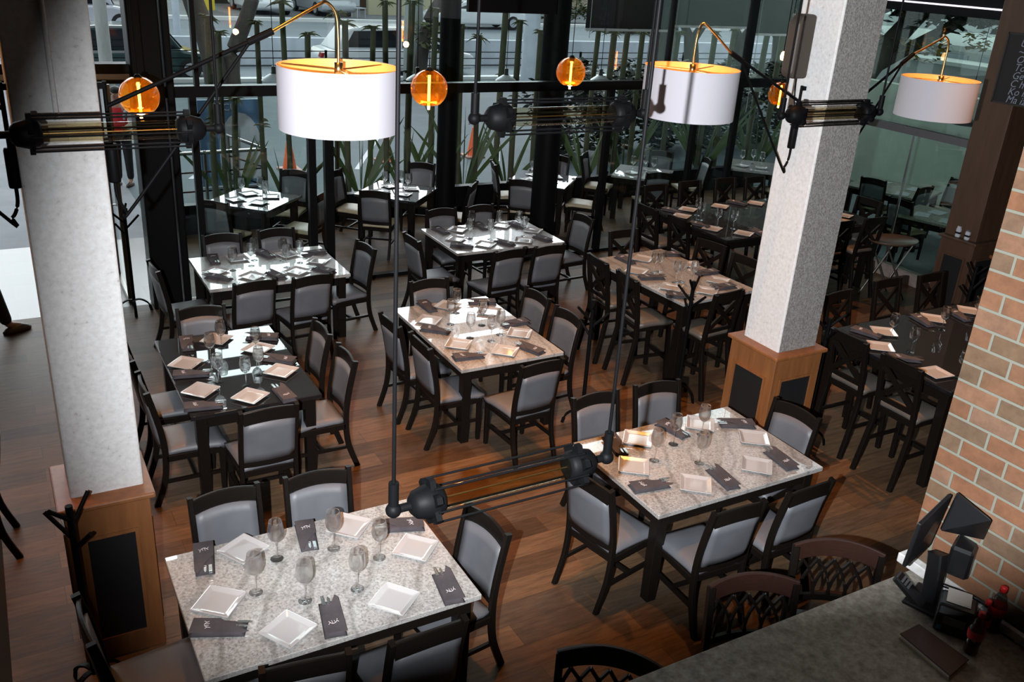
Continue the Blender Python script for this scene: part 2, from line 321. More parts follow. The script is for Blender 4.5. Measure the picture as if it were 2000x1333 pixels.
# glass partition along the dining room, Y = 10.6
def frame(name, a, b_, label, material='black_paint'): return slab(name, a, b_, material, label)
frame('trim_transom', (1.7, 10.54, 2.36), (11.2, 10.66, 2.48), 'black beam across the glass partition')
frame('trim_sill', (3.6, 10.56, 0), (11.2, 10.64, .05), 'black floor rail of the glass partition')
frame('trim_head', (1.7, 10.54, 5.1), (11.2, 10.66, 5.25), 'black head of the glass partition')
mull = [(2.0, .075, 0, 2.36), (3.33, .09, 0, 2.36), (3.54, .11, 0, 2.36), (7.63, .09, 0, 2.36), (9.2, .08, 0, 2.36), (10.0, .09, 0, 2.36), (2.06, .05, 2.48, 5.1), (8.55, .05, 2.48, 5.1), (10.05, .12, 2.48, 5.1)]
ML = ['slim black upright behind the left arm lamp', 'left black door post of the glass partition', 'right black door post of the glass partition', 'black upright right of the nearer round column', 'black upright below the second drum shade', 'black upright right of the second drum shade', 'slim upper upright left of the big drum shade', 'slim upper upright left of the second drum shade', 'broad upper upright behind the second lamp arm']
for i, (x, w, z0, z1) in enumerate(mull): frame('trim_mullion', (x-w/2, 10.56, z0), (x+w/2, 10.64, z1), ML[i])
edges = [1.78, 2.0, 3.33]; lo = [(1.8, 2.0), (2.04, 3.29), (3.37, 3.49), (7.68, 9.16), (9.24, 9.95), (10.05, 11.2)]
for i, (a, b_) in enumerate(lo): structure(MB().mm((a, 10.595, .02), (b_, 10.605, 2.36)).build('window_%d' % (i+1), 'pane'))
for i, (a, b_) in enumerate([(1.8, 4.6), (4.6, 8.53), (8.57, 10.0), (10.1, 11.2)]): structure(MB().mm((a, 10.595, 2.48), (b_, 10.605, 5.1)).build('window_%d' % (i+7), 'pane'))
# square steel column and jamb beside the entrance
structure(MB().mm((1.37, 10.38, 0), (1.69, 10.72, 5.2)).mm((1.72, 10.44, 0), (1.80, 10.66, 5.2)).build('trim_column', 'black_paint', bevel=.02, seg=2), 'black square column by the entrance')
frame('trim_header', (-6, 10.5, 2.62), (1.37, 10.7, 2.72), 'black header over the entrance')
frame('trim_header', (-6, 10.5, 2.52), (1.37, 10.7, 2.56), 'slim black bar under the entrance header')
frame('trim_header', (-6, 10.52, 2.56), (1.37, 10.68, 2.62), 'pale strip under the entrance header', 'pale_wall')
# open glass door leaf
dr = structure(MB().box((1.16, 11.15, 1.25), (.012, .9, 2.4)).build('door_1', 'pane'), 'open glass leaf of the entrance door')
MB().box((1.16, 10.72, 1.25), (.05, .03, 2.45)).box((1.16, 11.6, 1.25), (.05, .03, 2.45)).box((1.16, 11.15, .04), (.05, .9, .06)).box((1.16, 11.15, 2.46), (.05, .9, .05)).build('door_frame', 'chair_steel', dr)
MB().tube([(1.10, 11.5, .95), (1.10, 11.5, 1.35)], .012).box((1.13, 11.5, .97), (.06, .015, .015)).box((1.13, 11.5, 1.33), (.06, .015, .015)).build('door_handle', 'steel', dr)
# low wall on the street side of the terrace, right glass wall
frame('wall_terrace', (1.8, 13.18, 0), (13.2, 13.32, .43), 'low black wall along the street side of the terrace')
frame('trim_valance', (5.3, 10.48, 3.33), (6.56, 10.54, 3.8), 'dark valance at the top between the round columns')
frame('wall_kerb', (11.14, 6.95, 0), (11.3, 10.56, .16), 'brick kerb under the side glass', 'stone_block')
frame('trim_side', (11.17, 6.95, 2.03), (11.27, 10.56, 2.13), 'grey beam across the side glass', 'plastic_grey')
frame('trim_side', (11.15, 6.95, 3.62), (11.29, 10.56, 4.25), 'dark head of the side glass')
MB_ = MB().mm((11.215, 6.95, .16), (11.225, 8.3, 2.03)); structure(MB_.build('window_11', 'pane_green'))
structure(MB().mm((11.215, 8.33, .16), (11.225, 10.5, 2.03)).build('window_12', 'pane_green'))
structure(MB().mm((11.215, 6.95, 2.13), (11.225, 10.5, 3.95)).build('window_13', 'pane_green'))
frame('trim_joint', (11.21, 8.30, .16), (11.23, 8.33, 2.03), 'bright joint between the side glass panes', 'steel')
frame('trim_joint', (11.21, 9.7, .16), (11.23, 9.73, 2.03), 'second bright glass joint', 'steel')
o = tag(MB().mm((11.125, 6.97, 3.73), (11.149, 9.6, 3.75)).build('light_strip', 'led_white'), 'thin bright light strip along the head of the side glass', 'lamp')
# roller blinds on the upper panes
for i, (a, b_, z) in enumerate([(8.78, 10.53, 2.95), (10.56, 12.3, 3.03), (12.5, 13.4, 2.92)]):
    o = MB().grid(lambda u, v: Vector((a+(b_-a)*u, 13.1+.012*math.sin(u*9), z+(3.84-z)*v)), 12, 2).build('roller_blind', 'blind_cloth')
    md = o.modifiers.new('th', 'SOLIDIFY'); md.thickness = .004
    tag(o, ['dark roller blind beside the round column, lowest on its left', 'middle dark roller blind of the three, pulled up a little higher', 'narrow dark roller blind beside the right concrete pillar'][i], 'blind', 'roller blinds')
    MB().box(((a+b_)/2, 13.1, z-.015), (b_-a, .03, .04)).build('bottom_rail', 'blind_rail', o)
    MB().tube([(a+.06, 13.05, 3.83), (a+.06, 13.05, 1.5 if i else 2.8)], .006, 5).build('pull_cord', 'blind_rail', o)

# concrete pillars on wooden pedestals
def pillar(x0, x1, y0, y1, lab, rough_face=False):
    structure(MB().mm((x0, y0, 1.0), (x1, y1, 6.2)).build('concrete_pillar', 'pillar_concrete', bevel=.012, seg=2), lab)
    if rough_face: structure(MB().mm((x0+.014, y0-.004, 1.0), (x1-.004, y0+.01, 6.2)).build('trim_pillar', 'rough_concrete'), 'rough exposed aggregate face of the right pillar')
noisy('rough_concrete', [(.3, (.12, .105, .095)), (.5, (.25, .23, .215)), (.75, (.42, .40, .38))], 70, .95, 8, bmp=.9)
def pedestal(x0, x1, y0, y1, h, wood, lab, panel_sides='SWE'):
    cx, cy = (x0+x1)/2, (y0+y1)/2; w, d = x1-x0, y1-y0
    o = empty('pillar_pedestal', (cx, cy, 0), lab, 'pedestal')
    b_ = MB(); b_.mm((-w/2+.03, -d/2+.03, 0), (w/2-.03, d/2-.03, h-.03)); b_.build('body', wood, o, bevel=.004)
    MB().mm((-w/2, -d/2, h-.035), (w/2, d/2, h)).build('cap', wood, o, bevel=.01, seg=2)
    for s in panel_sides:
        pw = (w if s == 'S' else d)/2-.13; q = MB(); fr = MB(); z0, z1 = .16, h-.24; e = .012
        R = {'S': 0, 'W': -PI/2, 'E': PI/2}[s]; off = (d if s == 'S' else w)/2-.03
        q.mm((-pw, -off-.003, z0), (pw, -off+.003, z1))
        for bx in (((-pw-.02, z0-.02), (-pw, z1+.02)), ((pw, z0-.02), (pw+.02, z1+.02)), ((-pw, z0-.02), (pw, z0)), ((-pw, z1), (pw, z1+.02))):
            fr.mm((bx[0][0], -off-e, bx[0][1]), (bx[1][0], -off+.002, bx[1][1]))
        p = q.build('panel', 'dark_panel', o); p.rotation_euler.z = R
        f = fr.build('panel_moulding', wood, o); f.rotation_euler.z = R
    return o
pillar(.10, .485, 4.86, 5.2, 'left speckled concrete pillar'); pillar(5.475, 5.91, 4.87, 5.28, 'right speckled concrete pillar', True)
pedestal(.02, .53, 4.74, 5.27, 1.1, 'oak', 'orange wood pedestal with dark panels around the left pillar', 'SWE')
pedestal(5.37, 5.97, 4.77, 5.37, 1.1, 'oak', 'orange wood pedestal with dark panels around the right pillar', 'SWE')
pedestal(10.29, 11.0, 6.42, 6.95, 1.1, 'walnut', 'dark wood pedestal carrying a lit screen near the side glass', 'SW')
structure(MB().mm((10.36, 6.48, 1.1), (10.98, 6.92, 6.2)).build('wall_pier', 'walnut', bevel=.006), 'tall wood clad pier with a chalkboard')
structure(MB().mm((5.92, 5.05, 1.1), (5.97, 5.3, 6.2)).build('trim_pillar', 'walnut'), 'wooden conduit strip on the right pillar')
structure(MB().tube([(.29, 4.845, 5.9), (.29, 4.845, 3.18)], .012, 8).box((.265, 4.84, 3.12), (.12, .045, .08)).build('trim_conduit', 'pillar_concrete'), 'conduit and junction box on the left pillar')
# round steel columns of the terrace
for (x, y, r, lab) in [(6.28, 13.0, .155, 'round black column further back on the terrace'), (7.0, 11.15, .185, 'round black column nearer the dining room')]:
    structure(MB().lathe([(r, 0), (r, 3.86)], 32, (x, y, 0)).lathe([(r+.012, .0), (r+.012, .35)], 32, (x, y, 0)).build('trim_round_column', 'black_metal'), lab)

# ------------------------------------------------------------------ tables
def table(name, loc, w, d, h, top, lab, rz=0, leg=.085, th=.035, group=None):
    o = empty(name, loc, lab, 'table', rz, group)
    MB().mm((-w/2, -d/2, h-th), (w/2, d/2, h)).build('tabletop', top, o, bevel=.004)
    a = MB(); i = .04
    for sx, sy, lx, ly in ((0, -1, w-.1, .025), (0, 1, w-.1, .025), (-1, 0, .025, d-.1), (1, 0, .025, d-.1)):
        a.box((sx*(w/2-i-.02), sy*(d/2-i-.02), h-th-.05), (lx, ly, .1))
    a.build('apron', 'espresso_wood', o, bevel=.003)
    for sx in (-1, 1):
        for sy in (-1, 1): MB().beam([(sx*(w/2-i-leg/2), sy*(d/2-i-leg/2), h-th), (sx*(w/2-i-leg/2), sy*(d/2-i-leg/2), 0)], leg, leg, up=(0, 1, 0), scale=[1, .92]).build('leg', 'espresso_wood', o, bevel=.004)
    return o
G_ = 'granite topped dining tables'
table('dining_table', (1.27, 4.07, 0), 1.5, 1.05, .75, 'granite', 'nearest granite topped table, front left, set for six', G_ and 0)
table('dining_table', (4.17, 4.27, 0), 1.5, 1.03, .75, 'granite', 'granite topped table in front of the right pillar, beside the counter')
table('dining_table', (3.725, 6.97, 0), 1.03, 1.52, .75, 'granite', 'granite topped table in the middle of the room, seen end on')
table('dining_table', (1.49, 6.98, 0), 1.0, 1.52, .75, 'black_granite', 'black topped table just right of the left pillar')
table('dining_table', (2.435, 9.36, 0), 1.48, 1.05, .75, 'granite', 'table nearest the black square column, its top gleaming white')
table('dining_table', (5.325, 9.62, 0), 1.49, 1.05, .75, 'granite', 'granite topped table nearest the glass, in front of the round columns')
table('bar_table', (6.2, 7.17, 0), 1.02, 1.5, .95, 'granite', 'tall granite topped table left of the right pillar', .06)
table('bar_table', (9.05, 8.7, 0), 2.75, 1.5, .95, 'black_granite', 'long tall black table seen on both sides of the right pillar')
table('bar_table', (7.85, 4.65, 0), 2.6, 1.4, .95, 'black_granite', 'tall black table between the right pillar and the brick wall')
for (x, y, lab) in [(3.0, 12.13, 'terrace table behind the left glass pane'), (5.03, 12.02, 'terrace table with a gleaming top left of the round columns'),
                    (7.55, 12.1, 'terrace table half hidden by the nearer round column'), (9.5, 12.05, 'terrace table with dull grey top beyond the glass, fourth from the left'),
                    (11.9, 12.0, 'last terrace table at the far right behind the glass')]:
    table('terrace_table', (x, y, 0), .93, .93, .75, 'black_granite' if x < 8 else 'granite', lab, PI/4)
table('terrace_table', (13.2, 9.95, 0), 1.0, 1.3, .75, 'counter_granite', 'grey topped table outside the side glass, further one', .35)
table('terrace_table', (12.35, 8.4, 0), 1.0, 1.0, .75, 'counter_granite', 'grey topped table outside the side glass, nearer the wood pier', .3)

# ------------------------------------------------------------------ chairs
def dining_chair(pad='grey_vinyl', back='grey_vinyl'):
    o = empty('dining_chair', (0, 0, 0), 'chair', 'chair')
    MB().grid(lambda u, v: Vector(((u-.5)*(.45-.05*(1-v)), (v-.5)*.44+.02, .455+.03*(1-(2*u-1)**4)*(1-(2*v-1)**4))), 8, 8).build('seat_cushion', pad, o).modifiers.new('th', 'SOLIDIFY').thickness = .05
    MB().mm((-.215, -.2, .37), (.215, .22, .425)).build('seat_frame', 'espresso_wood', o, bevel=.006)
    for s in (-1, 1):
        MB().beam([(s*.195, .205, .43), (s*.195, .205, 0)], .042, .042, (0, 1, 0), [1, .8]).build('leg', 'espresso_wood', o, bevel=.004)
        MB().beam(cr([(s*.2, -.30, 0), (s*.2, -.225, .22), (s*.2, -.205, .44), (s*.2, -.225, .66), (s*.2, -.29, .965)], 4), .03, .045, (0, 1, 0)).build('leg', 'espresso_wood', o, bevel=.004)
        MB().beam([(s*.197, .2, .2), (s*.197, -.225, .2)], .02, .028).build('stretcher', 'espresso_wood', o)
    MB().beam([(-.19, 0, .2), (.19, 0, .2)], .02, .028).build('stretcher', 'espresso_wood', o)
    def bx(u): return -.018*(1-u*u)
    def ybk(z): return -.205 - (z-.44)*.16
    tr = MB(); P = [(u*.19, ybk(.9)+bx(u), .895+.022*(1-u*u)) for u in [k/5-1 for k in range(11)]]
    tr.beam(P, .024, .105); tr.build('top_rail', 'espresso_wood', o, bevel=.006, seg=2)
    MB().beam([(u*.19, ybk(.5)+bx(u), .50) for u in [k/5-1 for k in range(11)]], .024, .06).build('lower_rail', 'espresso_wood', o, bevel=.004)
    def pf(u, v):
        uu = 2*u-1; z = .525+.325*v+.02*(1-uu*uu)*v; return Vector((uu*.182, ybk(z)+bx(uu)+.0, z))
    p = MB().grid(pf, 8, 5).build('back_pad', back, o); md = p.modifiers.new('th', 'SOLIDIFY'); md.thickness = .04; md.offset = 0
    return o
def cross_stool():
    o = empty('bar_stool', (0, 0, 0), 'stool', 'bar stool')
    MB().grid(lambda u, v: Vector(((u-.5)*.42, (v-.5)*.40+.02, .665+.025*(1-(2*u-1)**4)*(1-(2*v-1)**4))), 6, 6).build('seat_cushion', 'taupe_vinyl', o).modifiers.new('th', 'SOLIDIFY').thickness = .045
    MB().mm((-.2, -.19, .58), (.2, .21, .635)).build('seat_frame', 'espresso_wood', o, bevel=.005)
    yb = lambda z: -.19-(z-.62)*.14
    for s in (-1, 1):
        MB().beam([(s*.18, .19, .6), (s*.2, .22, 0)], .042, .042, (0, 1, 0)).build('leg', 'espresso_wood', o, bevel=.004)
        MB().beam(cr([(s*.2, -.29, 0), (s*.19, -.21, .4), (s*.185, -.19, .62), (s*.185, yb(1.13), 1.13)], 3), .04, .045, (0, 1, 0)).build('leg', 'espresso_wood', o, bevel=.004)
        MB().beam([(s*.19, .2, .3), (s*.195, -.225, .3)], .022, .03).build('stretcher', 'espresso_wood', o)
        MB().beam([(-s*.17, yb(.74), .74), (s*.17, yb(1.03)+.004*s, 1.03)], .022, .045).build('cross_brace', 'espresso_wood', o)
    MB().beam([(-.19, .205, .24), (.19, .205, .24)], .025, .04).build('foot_rest', 'espresso_wood', o)
    MB().beam([(u*.18, yb(1.08)-.012*(1-u*u), 1.085) for u in [k/4-1 for k in range(9)]], .024, .10).build('top_rail', 'espresso_wood', o, bevel=.005)
    MB().beam([(-.18, yb(.72), .72), (.18, yb(.72), .72)], .022, .04).build('lower_rail', 'espresso_wood', o)
    return o
def lattice_stool():
    o = empty('counter_stool', (0, 0, 0), 'stool', 'bar stool')
    MB().grid(lambda u, v: Vector(((u-.5)*.44, (v-.5)*.42+.02, .685+.03*(1-(2*u-1)**4)*(1-(2*v-1)**4))), 6, 6).build('seat_cushion', 'taupe_vinyl', o).modifiers.new('th', 'SOLIDIFY').thickness = .05
    MB().mm((-.21, -.2, .59), (.21, .22, .65)).build('seat_frame', 'espresso_wood', o, bevel=.005)
    yb = lambda u, z: -.2-(z-.62)*.12-.05*(1-u*u)
    for s in (-1, 1):
        MB().beam([(s*.19, .2, .62), (s*.21, .23, 0)], .042, .042, (0, 1, 0)).build('leg', 'espresso_wood', o, bevel=.004)
        MB().beam(cr([(s*.22, -.29, 0), (s*.22, -.21, .4), (s*.23, -.2, .62), (s*.235, yb(1, 1.07), 1.07)], 3), .036, .045, (0, 1, 0)).build('leg', 'espresso_wood', o, bevel=.004)
        MB().beam([(s*.2, .2, .3), (s*.22, -.23, .3)], .022, .03).build('stretcher', 'espresso_wood', o)
    MB().beam([(-.2, .215, .24), (.2, .215, .24)], .025, .04).build('foot_rest', 'espresso_wood', o)
    U = [k/6-1 for k in range(13)]
    MB().beam([(u*.24, yb(u, 1.03), 1.03+.03*(1-u*u)) for u in U], .024, .115).build('top_rail', 'oak_dark', o, bevel=.005)
    MB().beam([(u*.23, yb(u, .74), .74) for u in U], .022, .04).build('lower_rail', 'espresso_wood', o)
    for k in range(5):
        for s in (-1, 1):
            u0 = -.78+.39*k; u1 = max(-.98, min(.98, u0+s*.42)); um = (u0+u1)/2+s*.09
            MB().beam(cr([(u0*.23, yb(u0, .98), .98), (um*.23, yb(um, .87), .87), (u1*.23, yb(u1, .75), .75)], 4), .014, .014).build('lattice_rod', 'espresso_wood', o)
    return o
noisy('oak_dark', [(.3, (.018, .008, .006)), (.7, (.032, .013, .009))], 3, .35, 8, scl=(1, 8, 8), kind='Generated')
DC = Kind(dining_chair); ST = Kind(cross_stool); LS = Kind(lattice_stool); TC = Kind(lambda: dining_chair('tan_vinyl'))
FACE = {'N': 0, 'S': PI, 'E': -PI/2, 'W': PI/2}
def put_back(kind, x, y, face, lab, grp, jit=0, zb=.93, back=.285):
    """(x, y) is where the middle of the top rail stands"""
    rz = (FACE[face] if isinstance(face, str) else face) + math.radians(jit)
    p = Vector((x, y, 0)) - Matrix.Rotation(rz, 3, 'Z') @ Vector((0, -back, 0))
    return kind.put(p, rz, lab, grp)
gC = 'padded dining chairs'
D = 'dining chair '
for a in [
 (.92, 4.82, 'S', 'with grey pad, left one on the far side of the nearest table', 2), (1.49, 4.8, 'S', 'with grey pad, right one on the far side of the nearest table', -4),
 (2.24, 3.92, 'W', 'half lit, at the right end of the nearest table', 8), (.93, 3.25, 'N', 'left one on the near side of the nearest table', -8),
 (1.53, 3.19, 'N', 'in shadow, right one on the near side of the nearest table', 2), (.06, 3.97, 'E', 'at the left end of the nearest table, beside the coat rack', 4),
 (3.77, 5.04, 'S', 'left one on the far side of the table by the counter', 0), (4.35, 5.02, 'S', 'right one on the far side of the table by the counter', -6),
 (5.1, 4.24, 'W', 'at the pedestal end of the table by the counter', 8), (3.05, 4.05, 'E', 'crossed by a shadow, at the left end of the table by the counter', 12),
 (3.73, 3.38, 'N', 'left one on the near side of the table by the counter', -2), (4.34, 3.37, 'N', 'right one on the near side of the table by the counter', 2),
 (3.64, 7.84, 'S', 'at the far end of the middle table', 0), (2.88, 7.0, 'E', 'further one on the left side of the middle table', 3),
 (2.94, 6.47, 'E', 'nearer one on the left side of the middle table', 0), (4.5, 7.14, 'W', 'further one on the right side of the middle table', 3),
 (4.51, 6.58, 'W', 'nearer one on the right side of the middle table, beside a coat rack', 4), (3.69, 5.70, 'N', 'turned slightly, at the near end of the middle table', 4),
 (1.42, 7.87, 'S', 'at the far end of the black topped table', -4), (.71, 7.1, 'E', 'further one on the left side of the black topped table', 0),
 (.72, 6.5, 'E', 'nearer one on the left side of the black topped table', 0), (2.27, 7.06, 'W', 'further one on the right side of the black topped table', 0),
 (2.28, 6.47, 'W', 'nearer one on the right side of the black topped table', 0), (1.45, 5.76, 'N', 'with broad lit grey back, at the near end of the black topped table', 0),
 (2.09, 9.98, 'S', 'left one on the far side of the gleaming table', -3), (2.70, 10.0, 'S', 'right one on the far side of the gleaming table', 0),
 (1.23, 9.13, 'E', 'at the left end of the gleaming table, against the square column', 4), (3.46, 9.13, 'W', 'standing clear at the right end of the gleaming table', 8),
 (2.03, 8.36, 'N', 'left one on the near side of the gleaming table, all black', 6), (2.60, 8.34, 'N', 'right one on the near side of the gleaming table, grey back', 6),
 (4.90, 10.24, 'S', 'left one on the far side of the table nearest the glass', 0), (5.46, 10.25, 'S', 'right one on the far side of the table nearest the glass', 5),
 (4.06, 9.24, 'E', 'at the left end of the table nearest the glass', 2), (6.55, 9.42, 'W', 'at the right end of the table nearest the glass', 4),
 (4.91, 8.44, 'N', 'left one on the near side of the table nearest the glass', 6), (5.43, 8.43, 'N', 'right one on the near side of the table nearest the glass', 2)]:
    put_back(DC, a[0], a[1], a[2], D+a[3], gC, a[4])
p = px(40, 1090); DC.put((p.x-.3, p.y+.2, 0), PI/2, 'dining chair cut off by the left edge of the picture, one leg in view', gC)
gT = 'terrace chairs'
for x, y, f, lab in [(4.28, 12.55, -2.35, 'terrace chair on the far left of the gleaming terrace table'), (5.75, 12.75, 2.5, 'terrace chair behind the gleaming terrace table, small card on its back'),
                     (4.42, 11.33, -.62, 'terrace chair with grey back in front of the gleaming terrace table'), (5.93, 11.35, .85, 'terrace chair at the right of the gleaming terrace table'),
                     (6.87, 12.5, -1.9, 'terrace chair left of the terrace table by the round column'), (6.75, 11.35, -.7, 'terrace chair with grey back left of the nearer round column'),
                     (8.2, 12.72, 2.4, 'terrace chair on the far side of the terrace table by the round column'), (8.22, 11.38, .75, 'terrace chair with lit tan seat right of the nearer round column'),
                     (3.75, 12.75, 2.5, 'terrace chair behind the left glass pane, far side of its table'), (2.3, 11.4, -.8, 'terrace chair behind the left glass pane, left of its table'),
                     (3.7, 11.4, .8, 'terrace chair behind the left glass pane, right of its table'),
                     (9.15, 11.2, -.3, 'terrace chair in front of the fourth terrace table'), (10.3, 12.6, 2.3, 'terrace chair behind the fourth terrace table'),
                     (10.75, 11.9, 1.2, 'terrace chair with pale seat right of the fourth terrace table'), (12.0, 11.15, .1, 'terrace chair in front of the last terrace table'), (8.75, 12.75, -2.4, 'terrace chair left of the fourth terrace table'),
                     (12.6, 9.9, -1.2, 'chair with tan seat at the further table outside the side glass'), (13.0, 9.2, .1, 'chair in front of the further table outside the side glass'),
                     (14.1, 9.4, 1.2, 'chair against the plaster wall outside the side glass'), (11.85, 8.75, -1.5, 'chair left of the nearer table outside the side glass'), (12.5, 7.7, .1, 'chair with tan seat in front of the nearer table outside the side glass')]:
    put_back(TC, x, y, f, lab, gT)
gS = 'cross back bar stools'
B = 'cross back stool '
for a in [(6.3, 8.22, 'S', 'at the far end of the tall granite table', 0), (5.40, 7.43, 'E', 'further one on the left of the tall granite table', -4), (5.38, 6.87, 'E', 'nearer one on the left of the tall granite table', -6),
          (7.02, 7.5, 'W', 'further one on the right of the tall granite table', 14), (7.02, 6.92, 'W', 'nearer one on the right of the tall granite table', 8), (6.05, 6.12, 'N', 'at the near end of the tall granite table', 6),
          (8.12, 9.98, 'S', 'first from the left on the far side of the long black table', 0), (8.78, 10.02, 'S', 'second from the left on the far side of the long black table', 0),
          (9.46, 10.03, 'S', 'third from the left on the far side of the long black table', 0), (10.0, 9.97, 'S', 'fourth from the left on the far side of the long black table', 0),
          (7.26, 9.02, 'E', 'further one at the left end of the long black table', 0), (7.31, 8.45, 'E', 'nearer one at the left end of the long black table', 0),
          (10.72, 8.42, 'W', 'lit along its edge at the right end of the long black table', 6), (10.75, 9.05, 'W', 'half hidden, at the right end of the long black table', 0),
          (9.35, 7.66, 'N', 'left one on the near side of the long black table', 0), (9.95, 7.66, 'N', 'right one on the near side of the long black table', 0),
          (7.14, 5.72, 'S', 'beside the right pillar, left one behind the tall black table', 6), (7.98, 5.82, 'S', 'middle one behind the tall black table', 0), (8.62, 5.78, 'S', 'right one behind the tall black table', 0),
          (6.33, 4.86, 'E', 'further one at the left end of the tall black table', 0), (6.3, 4.28, 'E', 'nearer one at the left end of the tall black table', 0)]:
    put_back(ST, a[0], a[1], a[2], B+a[3], gS, a[4], back=.255)
for x, y, rz, lab in [(2.17, 2.56, PI-.7, 'lattice back bar stool at the bottom edge, leftmost at the counter'), (3.17, 2.7, PI-.36, 'lattice back bar stool, middle one at the counter'), (3.84, 2.72, PI-.62, 'lattice back bar stool nearest the brick wall')]:
    put_back(LS, x, y, rz, lab, 'lattice back stools at the counter', back=.29)

# ------------------------------------------------------------------ tableware
def plate():
    m_ = MB(); a, b_, c = .108, .078, .07
    def ring(h, z, r=.006):
        return [Vector((x, y, z)) for x, y in ((-h+r, -h), (h-r, -h), (h, -h+r), (h, h-r), (h-r, h), (-h+r, h), (-h, h-r), (-h, -h+r))]
    R = [ring(.066, 0), ring(.07, .002), ring(a, .017), ring(a, .021), ring(a-.004, .0215), ring(b_, .0085), ring(c, .0075)]
    vs = [p for r in R for p in r]; fs = [(i*8+j, i*8+(j+1) % 8, (i+1)*8+(j+1) % 8, (i+1)*8+j) for i in range(6) for j in range(8)]
    m_.add(vs, fs); m_.add(R[-1], [tuple(range(8))]); m_.add(R[0], [tuple(reversed(range(8)))])
    return tag(m_.build('square_plate', 'porcelain'), 'plate', 'plate')
def wine_glass():
    P = [(.0001, 0), (.036, 0), (.0362, .0018), (.009, .0055), (.0042, .012), (.0036, .06), (.004, .108), (.012, .116), (.03, .132), (.042, .155), (.046, .178), (.044, .205), (.038, .24), (.036, .253),
         (.0347, .253), (.0367, .24), (.0427, .205), (.0446, .178), (.0406, .156), (.0288, .1345), (.011, .119), (.0001, .117)]
    return tag(MB().lathe(P, 26).build('wine_glass', 'glassware'), 'glass', 'glass')
def napkin():
    o = empty('folded_napkin', (0, 0, 0), 'napkin', 'napkin')
    def body(u, v):
        x, y = (u-.5)*.105, (v-.5)*.25; e = min(1, 6*min(u, 1-u))*min(1, 9*min(v, 1-v))
        return Vector((x*(1-.12*v), y, .006+.026*e**.5+.004*math.sin(13*v+5*u)*e))
    b_ = MB().grid(body, 10, 14).build('cloth_roll', 'napkin_cloth', o); md = b_.modifiers.new('th', 'SOLIDIFY'); md.thickness = .006; md.offset = -1
    fl = MB(); pts = [(-.05, -.122), (.052, -.122), (.05, .12), (.034, .145), (-.0, .06), (-.047, -.0)]
    fl.ext(pts, .033, .037); f = fl.build('folded_flap', 'napkin_cloth', o, bevel=.002)
    em = MB(); z = .0385
    em.tube(cr([(-.022, -.045, z), (-.006, -.062, z), (.012, -.055, z), (.019, -.032, z)], 4), .0014, 5)
    for a, b2 in (((-.016, -.052), (-.024, -.066)), ((-.004, -.061), (-.008, -.04)), ((.008, -.059), (.004, -.042)), ((.016, -.045), (.024, -.055))): em.tube([(*a, z), (*b2, z)], .0012, 5)
    em.build('antler_emblem', 'embroidery', o)
    k = MB(); k.box((-.026, .105, .034), (.016, .05, .003)); [k.box((-.032+.004*i, .137, .034), (.0016, .024, .002)) for i in range(4)]; k.build('fork', 'steel', o)
    k = MB(); k.ext([(-.008, .08), (.004, .08), (.006, .118), (0, .138), (-.006, .125)], .032, .0345); k.build('knife', 'steel', o)
    return o
PL, GL, NA = Kind(plate), Kind(wine_glass), Kind(napkin)
def setting(tname, h, centre, plates, naps, glasses, gs):
    c = Vector((*centre, h))
    for (x, y, cx, cy, pos) in plates:
        p, q = px(x, y, h+.015), px(cx, cy, h+.018); a = math.atan2(q.y-p.y, q.x-p.x)-PI/4
        p.z = h; PL.put(p, a, 'square white plate %s of the %s' % (pos, tname), 'square plates on the '+tname)
    for (x0, y0, x1, y1, pos) in naps:
        a, b_ = px(x0, y0, h+.02), px(x1, y1, h+.02); mid = (a+b_)/2; mid.z = h
        if (a-c).length < (b_-c).length: a, b_ = b_, a
        NA.put(mid, math.atan2(b_.y-a.y, b_.x-a.x)-PI/2+random.uniform(-.08, .08), 'folded dark napkin %s of the %s' % (pos, tname), 'napkins on the '+tname, scale=(1.12, 1.12, 1.0))
    for (x, y, pos) in glasses:
        p = px(x, y, h); GL.put(p, 0, 'empty wine glass %s on the %s' % (pos, tname), 'wine glasses on the '+tname, scale=(gs, gs, gs))
setting('nearest table', .75, (1.27, 4.07),
  [(476, 1073, 528.6, 1067, 'at the far left seat'), (682, 1027, 729, 1014.5, 'at the far right seat'), (812, 1070, 859.6, 1057, 'at the right end'), (428, 1175.5, 483.4, 1157, 'at the left end'), (770, 1171, 823, 1158, 'at the near right seat'), (563, 1230, 622, 1221, 'at the near left seat')],
  [(395, 1059, 403, 1124, 'at the far left corner'), (590, 1016, 610, 1077, 'in the far middle'), (742, 1028, 825, 1024, 'at the far right corner'), (371, 1229, 482, 1224, 'at the near left corner'), (640, 1171, 657, 1244, 'in the near middle'), (858, 1115, 891, 1178, 'at the near right corner')],
  [(541, 1092, 'at the far left'), (652, 1072, 'in the middle of the far row'), (741, 1090, 'at the far right'), (500, 1158, 'at the near left'), (596, 1174, 'in the middle of the near row'), (698, 1151, 'at the near right')], 1.03)
